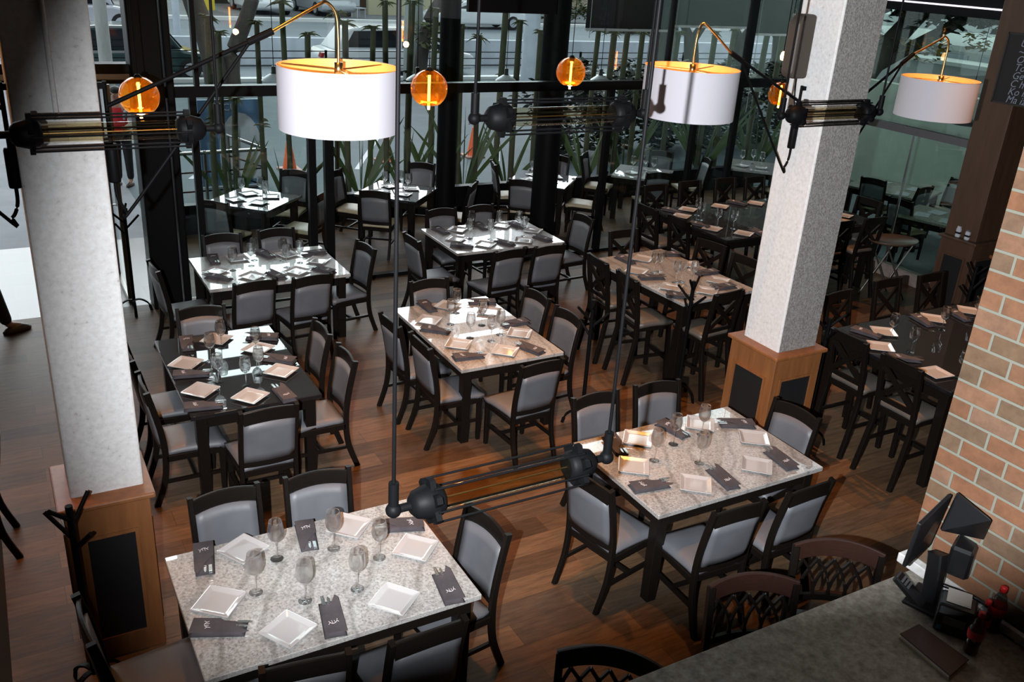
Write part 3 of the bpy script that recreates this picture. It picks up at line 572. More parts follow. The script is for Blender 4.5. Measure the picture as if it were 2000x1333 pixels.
setting('table by the counter', .75, (4.17, 4.27),
  [(1246, 857, 1277, 847, 'at the far left seat'), (1368, 827.5, 1395.6, 818.6, 'at the far right seat'), (1473, 855, 1498, 844, 'at the right end'), (1238, 910, 1269.5, 897, 'at the left end'), (1478, 909, 1507.7, 899.6, 'at the near right seat'), (1359, 945.5, 1391, 933, 'at the near left seat')],
  [(1184, 847, 1221, 889, 'at the far left corner'), (1289, 824, 1340, 852, 'in the far middle'), (1405, 828, 1474, 827, 'at the far right corner'), (1499.6, 878, 1551, 916, 'at the near right corner'), (1386, 913, 1437.5, 953.6, 'in the near middle'), (1229.6, 956, 1308, 940, 'at the near left corner')],
  [(1278, 900, 'at the left'), (1315, 868.5, 'in the far middle'), (1370, 850, 'at the far right'), (1366, 905, 'nearest the front')], 1.0)
setting('middle table', .75, (3.725, 6.97),
  [(837.7, 625, 864, 620.5, 'at the further left seat'), (874.5, 597, 904, 594, 'at the far end'), (955.5, 608, 983, 602, 'at the further right seat'), (1015, 650.5, 1042, 644, 'at the nearer right seat'), (896, 672, 926, 665, 'at the nearer left seat'), (987, 685, 1016, 679, 'at the near end')],
  [(820, 587, 849, 609, 'at the far left corner'), (915.5, 589, 968, 590, 'at the far right corner'), (818, 640, 883, 648, 'in the middle of the left side'), (982, 636, 1030, 626, 'in the middle of the right side'), (882, 698.5, 947, 692.6, 'at the near left corner'), (1013, 671, 1058, 690, 'at the near right corner')],
  [(880, 634, 'at the left of the far pair'), (891, 612, 'standing furthest back'), (941, 636, 'in the middle of the group'), (918, 661, 'at the front left'), (959, 667, 'at the front'), (976, 654.6, 'at the right')], 1.0)
setting('black topped table', .75, (1.49, 6.98),
  [(423, 662.5, 454, 656.5, 'at the far end, left of centre'), (503.7, 680.5, 536, 676, 'at the further right seat'), (363, 709.6, 398, 703, 'lit orange at the further left seat'), (549, 724.6, 585, 718.6, 'at the nearer right seat'), (392, 762.5, 430.6, 756, 'lit orange at the nearer left seat'), (489, 774, 528, 768, 'at the near end')],
  [(363, 656.5, 368, 685, 'at the far left corner'), (484.5, 657, 540, 658, 'at the far right corner'), (337, 731, 409, 729, 'in the middle of the left side'), (519, 699, 572, 704, 'in the middle of the right side'), (358, 795, 436, 790, 'at the near left corner'), (538, 754, 570, 783, 'at the near right corner')],
  [(412, 706, 'at the left of the far pair'), (432.6, 680, 'standing furthest back'), (427.5, 748, 'at the front left'), (481, 754, 'at the front right'), (506.6, 733, 'at the right'), (500.6, 694, 'beside the further right plate')], 1.0)
setting('gleaming table', .75, (2.435, 9.36),
  [(464, 504.5, 488, 507, 'at the far left seat'), (561.5, 496.5, 584.4, 496.6, 'at the far right seat'), (421, 529, 447.6, 527, 'at the left end'), (622, 508.5, 645.6, 505, 'at the right end'), (492.6, 539, 519, 537, 'at the near left seat'), (581, 529, 608, 527, 'at the near right seat')],
  [(411, 496.6, 424.6, 516, 'at the far left corner'), (504.5, 490.6, 531.7, 501, 'in the far middle'), (401, 538, 453.5, 545, 'at the near left corner'), (589.5, 496.6, 637, 490.6, 'at the far right corner'), (523, 531, 552, 543, 'in the near middle'), (617, 523, 647, 531, 'at the near right corner')],
  [(455, 529, 'at the left'), (491, 520, 'left of centre in the far row'), (497, 509, 'standing furthest back'), (552, 510, 'right of centre in the far row'), (560, 523, 'right of centre in the near row'), (586, 514, 'at the right')], 1.0)
setting('table nearest the glass', .75, (5.325, 9.62),
  [(894, 448, 914, 446, 'at the far left seat'), (979.6, 440, 1000, 438, 'at the far right seat'), (890, 466, 909, 464, 'at the left end'), (1041, 450, 1060, 448, 'at the right end'), (947.6, 477, 968, 475, 'at the near left seat'), (1023, 469, 1042, 465, 'at the near right seat')],
  [(845, 443, 877, 457, 'at the far left corner'), (927, 435, 952, 448, 'in the far middle'), (879, 478, 925, 481.6, 'at the near left corner'), (1000, 437, 1022, 443, 'at the far right corner'), (967, 470, 1003, 478, 'in the near middle'), (1045, 461, 1074, 470, 'at the near right corner')],
  [(920, 450, 'at the far left'), (917, 467, 'at the near left'), (957, 468, 'in the middle of the near row'), (974, 450, 'in the middle of the far row'), (1012, 450, 'at the far right'), (1022, 462, 'at the near right')], 1.0)
setting('tall granite table', .95, (6.2, 7.17),
  [(1256, 505, 1278, 503, 'at the further left seat'), (1244, 529, 1265, 527, 'at the nearer left seat'), (1342, 515.5, 1360, 512, 'at the further right seat'), (1403.5, 548, 1424, 546, 'at the nearer right seat'), (1312, 561, 1334, 558, 'at the near left'), (1381, 568, 1402, 565, 'at the near end')],
  [(1203, 497.6, 1240, 516, 'at the far left corner'), (1291, 496, 1318.5, 496, 'at the far end'), (1249, 542, 1296, 540, 'in the middle of the left side'), (1357.6, 535, 1403.5, 529, 'in the middle of the right side'), (1306.6, 576, 1350, 579, 'at the near left corner'), (1399, 562, 1427, 558, 'at the near right corner')],
  [(1276, 533, 'at the far left'), (1287, 531, 'second from the left'), (1319, 552, 'in the middle, left of a pair'), (1330, 551, 'in the middle, right of a pair'), (1352.5, 553, 'at the right')], .95)
setting('long black table', .95, (9.05, 8.7),
  [(1343.5, 409, 1362, 408, 'second from its left on the far side'), (1331, 422, 1350, 421, 'at its left end'), (1406.5, 403, 1425, 402, 'third from its left on the far side'), (1476, 397, 1494, 396, 'beside the right pillar on the far side'), (1391, 446.5, 1411, 446, 'at the near left seat'), (1453, 456, 1473, 455, 'beside the right pillar on the near side'), (1648, 421, 1667, 421, 'right of the pillar, far side'), (1652, 433, 1672, 433, 'right of the pillar, near side')],
  [(1300, 408, 1325, 414, 'at its far left corner'), (1422, 392, 1458, 400, 'in the far middle'), (1355, 436, 1378, 441, 'at its near left corner'), (1470, 448, 1490, 458, 'near the right pillar')],
  [(1367.5, 430, 'at the left, front of a pair'), (1361, 421, 'at the left, back of a pair'), (1400.5, 443, 'in the middle'), (1431, 447, 'at the right')], .95)
setting('tall black table', .95, (7.85, 4.65),
  [(1726, 648, 1752, 657, 'at the far left seat'), (1822, 622, 1845, 631, 'at the far middle seat'), (1893, 607, 1914, 615, 'near the brick wall on the far side'), (1720, 677, 1746, 687, 'at the further left end'), (1828, 728, 1856, 733, 'at the nearer left end')],
  [(1672, 643, 1712, 656, 'at the far left corner'), (1790, 618, 1815, 634, 'between the far plates'), (1745, 697, 1788, 702, 'in the middle of the left end'), (1862, 610, 1885, 622, 'at the far side near the wall')],
  [(1739, 660, 'at the far left plate'), (1778, 688.6, 'standing alone near the front'), (1838.6, 645, 'at the far middle plate'), (1874, 738, 'cut by the brick wall, nearer'), (1904, 624, 'cut by the brick wall, further')], .95)
def terrace_set(cx, cy, tname, n=4):
    for k, (dx, dy) in enumerate([(-.24, .0), (.0, -.24), (.24, .02), (.0, .25)][:n]):
        PL.put((cx+dx, cy+dy, .75), .3+k*.5, 'square white plate at the %s of the %s' % (['left corner', 'near corner', 'right corner', 'far corner'][k], tname), 'plates on the '+tname)
    for k, (dx, dy) in enumerate([(-.13, .13), (.12, .12), (.13, -.1)]):
        GL.put((cx+dx, cy+dy, .75), 0, 'empty wine glass %s of the %s' % (['left of the middle', 'behind the middle', 'right of the middle'][k], tname), 'glasses on the '+tname)
terrace_set(3.0, 12.13, 'terrace table behind the left pane'); terrace_set(5.03, 12.02, 'gleaming terrace table'); terrace_set(7.55, 12.1, 'terrace table by the round column'); terrace_set(9.5, 12.05, 'fourth terrace table', 3); terrace_set(11.9, 12.0, 'last terrace table', 2)
PP = Kind(lambda: tag(MB().box((0, 0, .004), (.3, .21, .006)).build('paper_placemat', 'sign_pale'), 'placemat', 'placemat'))
for x, y, rz, lab in [(12.95, 10.2, .4, 'far left paper placemat on the further table outside'), (13.35, 10.3, .2, 'far right paper placemat on the further table outside'), (13.0, 9.6, .5, 'near left paper placemat on the further table outside'), (13.5, 9.75, .3, 'near right paper placemat on the further table outside'),
                      (12.15, 8.55, .5, 'left paper placemat on the nearer table outside'), (12.5, 8.55, .2, 'right paper placemat on the nearer table outside'), (12.2, 8.15, .4, 'front paper placemat on the nearer table outside')]:
    PP.put((x, y, .75), rz, lab, 'paper placemats outside')

# ------------------------------------------------------------------ lamps
def globe(x, y, z, r, lab):
    o = empty('globe_pendant', (x, y, z), lab, 'pendant lamp', 0, 'amber globe pendants')
    a = [(r*math.sin(PI*k/22), r*math.cos(PI*k/22)) for k in range(2, 19)]
    MB().lathe(a + [(r*.50, -.84*r), (r*.46, -.60*r)], 36).build('glass_globe', 'amber_shell', o)
    MB().lathe([(.0001, r*1.12), (.018, r*1.10), (.03, r*.98), (.026, r*.72), (.0001, r*.72)], 16).build('lamp_socket', 'black_metal', o)
    MB().tube([(0, 0, r*.7), (0, 0, -r*1.12)], .011, 10).build('filament_tube', 'filament', o)
    MB().tube([(0, 0, r*1.1), (0, 0, 6.2-z)], .004, 6).build('cord', 'black_metal', o)
    return o
for q, z, lab in [((272, 188), 2.8, 'amber glass globe lamp in front of the black square column'), ((838, 173), 2.946, 'amber glass globe lamp right of the big left drum shade'), ((1115, 141), 2.907, 'amber glass globe lamp beside the nearer round column'), ((1524, 184), 2.555, 'amber glass globe lamp partly behind the right pillar')]:
    p = px(*q, z); globe(p.x, p.y, p.z, .155, lab)
lamp('POINT', 'globe_glow', px(838, 173, 2.93)+Vector((0, 0, -.2)), 14, (1, .5, .16), shadow_soft_size=.04)
lamp('POINT', 'globe_glow', px(1115, 141, 2.9)+Vector((0, 0, -.2)), 14, (1, .5, .16), shadow_soft_size=.04)
lamp('POINT', 'globe_glow', px(272, 188, 2.8)+Vector((0, 0, -.2)), 14, (1, .5, .16), shadow_soft_size=.04)

def arm_lamp(sx, y, mx_, shade, grip, top, elbow, tip, lab, R=.337, h=.345):
    """sx = direction of the boom; mx_ = x of the wall tube; shade = centre of the top rim"""
    o = empty('swing_arm_lamp', (mx_, y, grip), lab, 'lamp', 0, 'drum shade arm lamps')
    L = lambda p: (p[0]-mx_, p[1]-y, p[2]-grip)
    MB().tube([L((mx_, y, grip-.02)), L((mx_, y, top+.12))], .011).build('wall_tube', 'black_metal', o)
    MB().lathe([(.0001, -.18), (.028, -.18), (.03, -.17), (.03, .0), (.026, .012), (.0001, .012)], 16).build('grip', 'black_metal', o)
    for z in (top+.1, grip+.03): MB().box((-sx*.018, 0, z-grip), (.036, .03, .03)).build('wall_bracket', 'black_metal', o)
    MB().tube([L((mx_, y, top)), L(elbow)], .011).tube([L(Vector(elbow)-Vector((elbow[0]-mx_, elbow[1]-y, elbow[2]-top))*.16), L(elbow)], .019).build('boom', 'black_metal', o)
    a = Vector(elbow)-Vector((elbow[0]-mx_, elbow[1]-y, elbow[2]-top))*.14
    MB().tube(cr([L((mx_, y, grip-.17)), L((mx_+sx*.004, y, grip-.26)), L((mx_+sx*.035, y, grip-.325)), L((mx_+sx*.08, y, grip-.305)), L(a)], 6), .009).build('brace', 'black_metal', o)
    sx2, sy, sz = shade
    MB().tube(cr([L(elbow), L((elbow[0]+(tip[0]-elbow[0])*.8, y+(sy-y)*.8, elbow[2]+(tip[2]-elbow[2])*.86)), L((tip[0], sy, tip[2])), L((sx2-sx*.012, sy, tip[2]-.055)), L((sx2, sy, sz+.16)), L((sx2, sy, sz-.02))], 7), .009).build('gold_arm', 'brass', o)
    c = L((sx2, sy, sz))
    MB().lathe([(R, 0), (R*1.0, -h)], 64, c).build('drum_shade', 'shade_cloth', o)
    MB().lathe([(R-.006, 0), (R-.006, -h)], 64, c).lathe([(R+.001, .001), (R-.007, .001)], 64, c).build('shade_lining', 'gold_lining', o)
    MB().lathe([(.0001, .02), (.024, .02), (.024, -.055), (.0001, -.055)], 18, c).build('lamp_socket', 'brass', o)
    sp = MB(); [sp.tube([(c[0], c[1], c[2]-.02), (c[0]+(R-.006)*math.cos(k*2*PI/3+.4), c[1]+(R-.006)*math.sin(k*2*PI/3+.4), c[2]-.01)], .004, 5) for k in range(3)]; sp.build('shade_spider', 'brass', o)
    MB().lathe([(.0001, -.12), (.14, -.12), (.15, -.15), (.14, -.2), (.0001, -.21)], 24, c).build('bulb_diffuser', 'diffuser', o)
    return o
arm_lamp(1, 4.9, .52, (1.738, 5.0, 3.405), 3.035, 3.23, (1.36, 4.93, 3.59), (1.675, 0, 3.735), 'large white drum shade on a swing arm from the left pillar')
arm_lamp(-1, 5.1, 5.44, (4.43, 5.2, 3.365), 2.945, 3.12, (4.725, 5.15, 3.47), (4.47, 0, 3.66), 'white drum shade on a swing arm from the left face of the right pillar')
arm_lamp(1, 5.2, 5.99, (7.6, 5.5, 3.22), 2.75, 2.96, (7.02, 5.4, 3.44), (7.5, 0, 3.59), 'white drum shade furthest right, in front of the side glass')
arm_lamp(-1, 4.9, .075, (-1.15, 5.0, 3.405), 3.035, 3.23, (-.77, 4.93, 3.59), (-1.08, 0, 3.735), 'arm lamp at the left edge, only its black grip in view')
for c, lab in [((1.738, 5.0, 3.2), 0), ((4.43, 5.2, 3.16), 0), ((7.6, 5.5, 3.02), 0)]: lamp('POINT', 'shade_bulb', (c[0], c[1], c[2]+.08), 5, (1, .6, .28), shadow_soft_size=.06)

def tube_light(x, y, z, lab, L=.8, sway=(0, 0)):
    o = empty('tube_pendant', (x, y, z), lab, 'pendant lamp', 0, 'caged glass tube lamps')
    RX = Matrix.Rotation(PI/2, 4, 'Y'); h = L/2
    g = MB(); g.lathe([(.041, -h+.07), (.041, h-.07)], 28); gg = g.build('glass_tube', 'tube_shell', o); gg.rotation_euler.y = PI/2
    for s in (-1, 1):
        c = MB(); n = 10
        pr = [(.0001, s*(h-.01)), (.03, s*(h-.012)), (.05, s*(h-.03)), (.062, s*(h-.075)), (.058, s*(h-.12)), (.045, s*(h-.135)), (.0001, s*(h-.135))]
        c.lathe(pr, 20); e = c.build('end_cap', 'black_metal', o); e.rotation_euler.y = PI/2
        st = MB(); xx = s*(h-.09); st.ext([((.088 if k % 4 in (0, 1) else .06)*math.cos((k+.5)*PI/12-PI/12), (.088 if k % 4 in (0, 1) else .06)*math.sin((k+.5)*PI/12-PI/12)) for k in range(24)], -.011, .011)
        e2 = st.build('rod_lug', 'black_metal', o); e2.rotation_euler.y = PI/2; e2.location.x = xx
        k_ = MB().tube([(s*(h-.02), 0, 0), (s*(h+.045), 0, 0)], .016, 10).ball((s*(h+.05), 0, 0), .028).tube([(s*(h+.05), 0, 0), (s*(h+.05), 0, .11)], .018, 10); k_.build('cable_gland', 'black_metal', o)
        MB().tube(cr([(s*(h+.05), 0, .1), (s*(h+.05)+sway[0], sway[1], (6.2-z)*.45), (s*(h+.05), 0, 6.2-z)], 6), .007, 7).build('cable', 'black_metal', o)
    for k in range(6):
        a = k*PI/3; MB().tube([(-h+.085, .08*math.cos(a), .08*math.sin(a)), (h-.085, .08*math.cos(a), .08*math.sin(a))], .0045, 6).build('rod', 'black_metal', o)
    MB().tube([(-h+.12, 0, 0), (h-.12, 0, 0)], .003, 5).build('lamp_wire', 'brass', o)
    return o
for a, b_, y, lab in [((20, 275), (400, 240), 4.36, 'caged glass tube lamp hanging before the left pillar'), ((950, 230), (1237, 222), 3.58, 'caged glass tube lamp hanging in the upper middle'), ((1540, 222), (1705, 222), 4.28, 'caged glass tube lamp hanging before the right pillar'), ((800, 992), (1160, 897), 2.44, 'caged glass tube lamp hanging lowest, over the nearest table')]:
    p, q = pax(*a, 1, y), pax(*b_, 1, y); c = (p+q)/2
    tube_light(c.x, c.y, c.z, lab, (q-p).length+.02)

def saucer(x, y, z, m_, lab, r=.16):
    o = empty('enamel_pendant', (x, y, z), lab, 'pendant lamp', 0, 'enamel terrace lamps')
    MB().lathe([(r, 0), (r*.92, .02), (r*.6, .055), (r*.28, .085)], 28).build('lamp_shade', m_, o)
    MB().lathe([(r*.28, .08), (.03, .1), (.03, .17), (.018, .18), (.0001, .18)], 14).build('lamp_neck', 'enamel_dark', o)
    MB().ball((0, 0, .03), .03, 8).build('bulb', 'warm_bulb', o)
    MB().tube([(0, 0, .17), (0, 0, 3.85-z)], .005, 6).build('cord', 'black_metal', o)
for q, y, lab in [((535, 157), 12.1, 'white enamel terrace lamp left of the big drum shade'), ((815, 157), 12.1, 'white enamel terrace lamp behind the second amber globe'), ((988, 158), 12.1, 'white enamel terrace lamp between the two round columns'), ((1172, 158), 12.1, 'white enamel terrace lamp right of the nearer round column')]:
    p = pax(*q, 1, y); saucer(p.x, y, p.z, 'enamel_white', lab)
p = px(1884, 243, 2.3); saucer(p.x, p.y, 2.3, 'enamel_dark', 'dark enamel lamp hanging by the wood clad pier', .2)
for q, d, lab in [((1805, 12), 12.2, 'small warm bulb glowing at the top of the side glass'), ((1041, 10), 12.4, 'small warm bulb glowing under the terrace roof'), ((1530, 108), 12.3, 'small warm bulb glowing beside the right pillar')]:
    p = CAM + ray(*q)*d; o = empty('bulb_pendant', p, lab, 'pendant lamp', 0, 'bare warm bulbs')
    MB().lathe([(.0001, -.07), (.03, -.06), (.042, -.02), (.03, .03), (.015, .05), (.0001, .05)], 12).build('bulb', 'warm_bulb', o)
    MB().tube([(0, 0, .05), (0, 0, .8)], .006, 6).build('cord', 'black_metal', o)

# ------------------------------------------------------------------ coat racks, tray stand, speaker, chalkboard
def coat_rack():
    o = empty('coat_rack', (0, 0, 0), 'rack', 'coat rack'); H = 1.25
    MB().tube([(0, 0, .12), (0, 0, H)], .019, 10).build('pole', 'black_metal', o)
    for k, (a, z, l) in enumerate([(.5, 1.12, .19), (2.3, 1.04, .2), (3.7, 1.16, .18), (5.1, .98, .2), (1.4, .9, .17)]):
        MB().tube([(0, 0, z), (l*.72*math.cos(a), l*.72*math.sin(a), z+l*.75)], .012, 8).build('branch', 'black_metal', o)
    for k in range(4):
        a = k*PI/2+.4; c, s = math.cos(a), math.sin(a)
        MB().beam(cr([(0, 0, .14), (.07*c, .07*s, .145), (.15*c, .15*s, .09), (.18*c, .18*s, 0)], 5), .03, .014).build('foot', 'black_metal', o)
    return o
CRK = Kind(coat_rack)
p1 = px(133, 985, 1.25); p3 = px(1357, 540, 1.3); p5 = px(1908, 523, 1.25)
for x, y, rz, lab in [(p1.x, p1.y-.02, .2, 'black branch coat rack before the left pedestal'), (1.16, 10.42, 1.1, 'black branch coat rack standing at the entrance'), (4.46, 6.14, .6, 'black branch coat rack beside the middle table'),
                  (p3.x, p3.y, 0, 'black branch coat rack in front of the tall granite table'), (6.22, 5.02, 2.0, 'black branch coat rack right of the right pedestal'), (p5.x, p5.y, .9, 'black branch coat rack by the dark wood pedestal')]:
    CRK.put((x, y, 0), rz, lab, 'coat racks')
o = empty('tray_stand', (10.35, 7.62, 0), 'oval brown tray on a folding stand by the side glass', 'tray stand', -.2)
MB().lathe_s([(.0001, .0), (.33, 0), (.36, .03), (.355, .032), (.33, .008), (.0001, .008)], (0, 0, .78), (1.0, .72, 1), 32).build('tray', 'tray_brown', o)
for s in (-1, 1):
    MB().tube([(-.22, s*.17, .78), (.24, s*.17, 0)], .011).tube([(.22, s*.15, .78), (-.24, s*.15, 0)], .011).build('leg_pair', 'chair_steel', o)
MB().tube([(-.22, -.2, .775), (-.22, .2, .775)], .01).tube([(.22, -.2, .775), (.22, .2, .775)], .01).build('crossbar', 'chair_steel', o)
o = empty('wall_speaker', (5.42, 5.15, 3.5), 'dark rounded loudspeaker on the left face of the right pillar', 'speaker')
bx = MB(); bx.ext([(.05, -.21), (-.1, -.21), (-.13, -.17), (-.13, .19), (-.08, .25), (.05, .25)], -.06, .06, Matrix(((1, 0, 0, 0), (0, 0, 1, 0), (0, 1, 0, 0), (0, 0, 0, 1)))); bx.build('cabinet', 'speaker_brown', o, bevel=.025, seg=3)
MB().tube(cr([(.03, .03, -.2), (.05, .04, -.32), (.045, .0, -.5)], 5), .006, 6).build('cable', 'black_metal', o)
MB().mm((.04, -.04, -.06), (.075, .04, .06)).build('bracket', 'black_metal', o)

def text(body, name, material, parent, size, mtx, shear=0, ext=.0008):
    cu = bpy.data.curves.new(name, 'FONT'); cu.body = body; cu.size = size; cu.extrude = ext; cu.shear = shear; cu.align_x = 'LEFT'; cu.resolution_u = 3
    tmp = bpy.data.objects.new(name, cu); S.collection.objects.link(tmp)
    dg = bpy.context.evaluated_depsgraph_get(); me = bpy.data.meshes.new_from_object(tmp.evaluated_get(dg))
    bpy.data.objects.remove(tmp); o = bpy.data.objects.new(name, me); S.collection.objects.link(o)
    me.materials.clear(); me.materials.append(M[material]); o.parent = parent; o.matrix_local = mtx; return o
o = empty('menu_chalkboard', (10.34, 6.37, 3.15), 'black chalkboard with chalk lettering hung on the wood pier', 'chalkboard')
MB().mm((-.02, -.36, -.38), (.02, .36, .38)).build('board', 'chalkboard', o)
fr = MB(); fr.mm((-.025, .35, -.39), (.02, .37, .39)).mm((-.025, -.37, -.39), (.02, -.35, .39)).mm((-.025, -.36, .37), (.02, .36, .39)).mm((-.025, -.36, -.39), (.02, .36, -.37)); fr.build('frame', 'dark_panel', o)
for k, s in enumerate(['U no', '~~', 'O le', 'To ke', 'Ge', 'C hob', 'Ko la', 'Ma iz']):
    text(s, 'chalk_lettering', 'chalk', o, .115, Matrix(((0, 0, -1, -.024), (-1, 0, 0, .19), (0, 1, 0, .25-.088*k), (0, 0, 0, 1))), .25)
o = empty('lit_monitor', (10.62, 6.68, 1.1), 'small lit screen with orange and grey picture on the dark pedestal', 'monitor', 0)
q0, q1, q2 = pax(1851, 382, 0, 10.5), pax(1893, 398, 0, 10.5), pax(1843, 416, 0, 10.5)
mc = px(1871, 407, 1.42); RM = Matrix.Rotation(-1.35, 3, 'Z')
def mon(d, c, nm, m_):  return MB().box(Vector(c)-Vector((10.62, 6.68, 1.1)), d, R=RM).build(nm, m_, o)
cc = Vector((10.45, 6.67, 1.50)); nrm = RM @ Vector((0, -1, 0)); ri = RM @ Vector((1, 0, 0))
mon((.36, .035, .27), cc, 'screen_housing', 'plastic_black'); mon((.32, .004, .23), cc+nrm*.019, 'screen', 'screen_orange'); mon((.26, .004, .13), cc+nrm*.021-ri*.03+Vector((0, 0, -.05)), 'screen_window', 'screen_grey'); mon((.05, .004, .03), cc+nrm*.023+Vector((0, 0, .01)), 'screen_icon', 'screen_white')
MB().tube([cc-nrm*.03-Vector((10.62, 6.68, 1.1)), (cc.x+.04-10.62, cc.y-6.68, .02)], .02).box((cc.x+.04-10.62, cc.y-6.68, .012), (.2, .2, .02)).build('stand', 'plastic_black', o)
for k, (dx, dy, h) in enumerate([(10.36, 6.73, .12), (10.36, 6.60, .11)]):
    c = MB().mm((dx-.03, dy-.03, 1.1), (dx+.03, dy+.03, 1.1+h)).build('condiment_jar', 'sign_pale', bevel=.01); tag(c, ['pale jar with lid, left one under the lit screen', 'pale jar with dark band, right one under the lit screen'][k], 'jar', 'jars under the screen')
    MB().mm((dx-.032, dy-.032, 1.1+h*.4), (dx+.032, dy+.032, 1.1+h*.6)).build('band', 'plastic_black', c); MB().mm((dx-.022, dy-.022, 1.1+h), (dx+.022, dy+.022, 1.12+h)).build('lid', 'plastic_grey' if k else 'sign_pale', c)
# low wood cabinet further along the right wall
o = empty('side_cabinet', (10.85, 5.75, 0), 'brown wood cabinet along the right wall behind the brick pillar', 'cabinet')
MB().mm((-.28, -.6, 0), (.34, .6, .92)).build('body', 'walnut', o); MB().mm((-.31, -.62, .92), (.34, .62, .96)).build('top', 'oak', o, bevel=.005)
for s in (-1, 1):
    d = MB().mm((-.3, s*.3-.27, .1), (-.28, s*.3+.27, .86)).build('door', 'walnut', o, bevel=.004); MB().ball((-.31, s*.06, .6), .014, 6).build('knob', 'steel', d)
o = tag(MB().box((10.8, 5.95, 1.08), (.2, .03, .24), rz=.5).build('order_pad', 'sign_pale'), 'pale printed card standing on the brown cabinet', 'card')

# ------------------------------------------------------------------ bar counter and what stands on it
o = empty('bar_counter', (2.9, 1.6, 0), 'grey brown granite bar counter at the bottom right', 'counter')
MB().mm((-1.75, -4.4, 1.06), (1.12, .775, 1.1)).build('worktop', 'counter_granite', o, bevel=.006)
CT = 1.1
def on_counter(x, y): return px(x, y, CT)
# twin screen till
tc = Vector((3.80, 2.12, CT)); o = empty('till', tc, 'black till with two screens back to back beside the brick wall', 'till')
MB().box((.06, .02, .012), (.22, .2, .024), rz=.3).build('base', 'plastic_black', o, bevel=.006)
MB().beam([(.06, .02, .02), (.07, .04, .2), (.08, .06, .28)], .08, .06).build('stand', 'plastic_black', o, bevel=.008)
def panel4(pts, k, th, nm):
    P = [CAM + (px(*q)-CAM)*k - tc for q in pts]; n_ = (P[1]-P[0]).cross(P[3]-P[0]).normalized()
    n_ = n_ if n_.dot(FWD) > 0 else -n_
    b_ = MB(); b_.add(P + [p+n_*th for p in P], [(0, 1, 2, 3), (7, 6, 5, 4), (0, 4, 5, 1), (1, 5, 6, 2), (2, 6, 7, 3), (3, 7, 4, 0)]); return b_.build(nm, 'plastic_black', o, bevel=.004)
panel4([(1768, 1110, 1.22), (1817, 1065, 1.24), (1860, 967, 1.58), (1799, 1026, 1.48)], .955, .02, 'customer_screen')
panel4([(1838, 1038, 1.32), (1922, 1056, 1.3), (1937, 1018, 1.5), (1872, 965, 1.55)], .93, .025, 'clerk_screen')
MB().box(CAM + (px(1880, 1088, 1.2)-CAM)*.945 - tc, (.17, .11, .17), rz=.4).build('till_body', 'plastic_black', o, bevel=.015)
kp = empty('card_reader', (3.78, 2.2, CT), 'black slanted keypad unit leaning in front of the till', 'card reader', 0)
RK = Matrix.Rotation(.35, 3, 'Z') @ Matrix.Rotation(.6, 3, 'X')
MB().box((0, 0, .055), (.085, .21, .035), R=RK).build('housing', 'plastic_black', kp, bevel=.008)
kb = MB(); [kb.box(Vector((0, 0, .055)) + RK @ Vector((-.025+.017*i, .03+.02*j, .019)), (.01, .012, .006), R=RK) for i in range(4) for j in range(3)]; kb.build('keys', 'plastic_grey', kp)
# receipt printer
o = empty('receipt_printer', (3.83, 1.98, CT), 'black receipt printer with paper sticking out, on the counter', 'printer', -1.02)
MB().ext([(-.1, 0), (.1, 0), (.1, .09), (.055, .145), (-.07, .145), (-.1, .11)], -.085, .085, Matrix(((0, 0, 1, 0), (1, 0, 0, 0), (0, 1, 0, 0), (0, 0, 0, 1)))).build('housing', 'plastic_black', o, bevel=.012, seg=2)
MB().box((.0, .02, .149), (.11, .12, .004)).box((.0, -.03, .151), (.108, .004, .006)).build('paper', 'paper', o)
MB().box((-.06, -.101, .03), (.02, .002, .022)).build('sticker', 'sticker_blue', o)
MB().mm((-.05, -.104, .06), (.05, -.099, .1)).build('front_slot', 'plastic_grey', o)
def bottle(x, y, sc, full, lab):
    o = empty('cola_bottle', (x, y, CT), lab, 'bottle', 2.2, 'cola bottles on the counter'); o.scale = (sc, sc, sc)
    P = [(.0001, 0), (.03, .0), (.034, .012), (.031, .05), (.034, .085), (.036, .12), (.035, .145), (.026, .175), (.013, .2), (.0125, .215)]
    MB().lathe(P, 24).build('bottle_body', 'bottle_shell', o)
    MB().lathe([(.0001, .003), (.028, .004), (.0315, .014), (.0285, .05), (.0305, .07), (.0001, .07)], 20).build('cola', 'cola', o)
    MB().lathe([(.0001, .232), (.014, .232), (.0155, .228), (.0155, .207), (.0001, .207)], 18).build('bottle_cap', 'cap_red', o)
    lb = MB().lathe([(.0345, .088), (.0366, .103), (.0369, .125), (.0366, .133)], 28).build('bottle_label', 'label_red', o)
    if full:
        t_ = text('Coca-Cola', 'label_script', 'label_white', lb, .019, Matrix.Identity(4), .35, .0002)
        for v in t_.data.vertices:
            a = -1.45+(v.co.x-.042)/.037; v.co = Vector((.0372*math.cos(a), .0372*math.sin(a), .1065+v.co.y+.0))
    return o
bottle(3.735, 1.81, 1.02, True, 'cola bottle with red script label and red cap, in front')
bottle(3.86, 1.86, .98, False, 'clear cola bottle standing behind the printer, middle one')
bottle(3.98, 1.87, 1.12, False, 'cola bottle with red cap nearest the brick wall')
o = empty('leather_folder', (3.565, 1.88, CT), 'closed brown leather folder with pages lying on the counter', 'folder', 0)
c0, c1, c2, c3 = [on_counter(*q)-Vector((3.565, 1.88, CT)) for q in ((1755, 1247), (1792, 1228), (1890, 1298), (1853, 1330))]
c0, c1, c2, c3 = [Vector((p.x, p.y, 0)) for p in (c0, c1, c2, c3)]
def slab4(z0, z1, k, nm, m_):
    c = (c0+c1+c2+c3)/4; q = [c+(p-c)*k for p in (c0, c3, c2, c1)]; MB().ext([(p.x, p.y) for p in q], z0, z1).build(nm, m_, o, bevel=.0015)
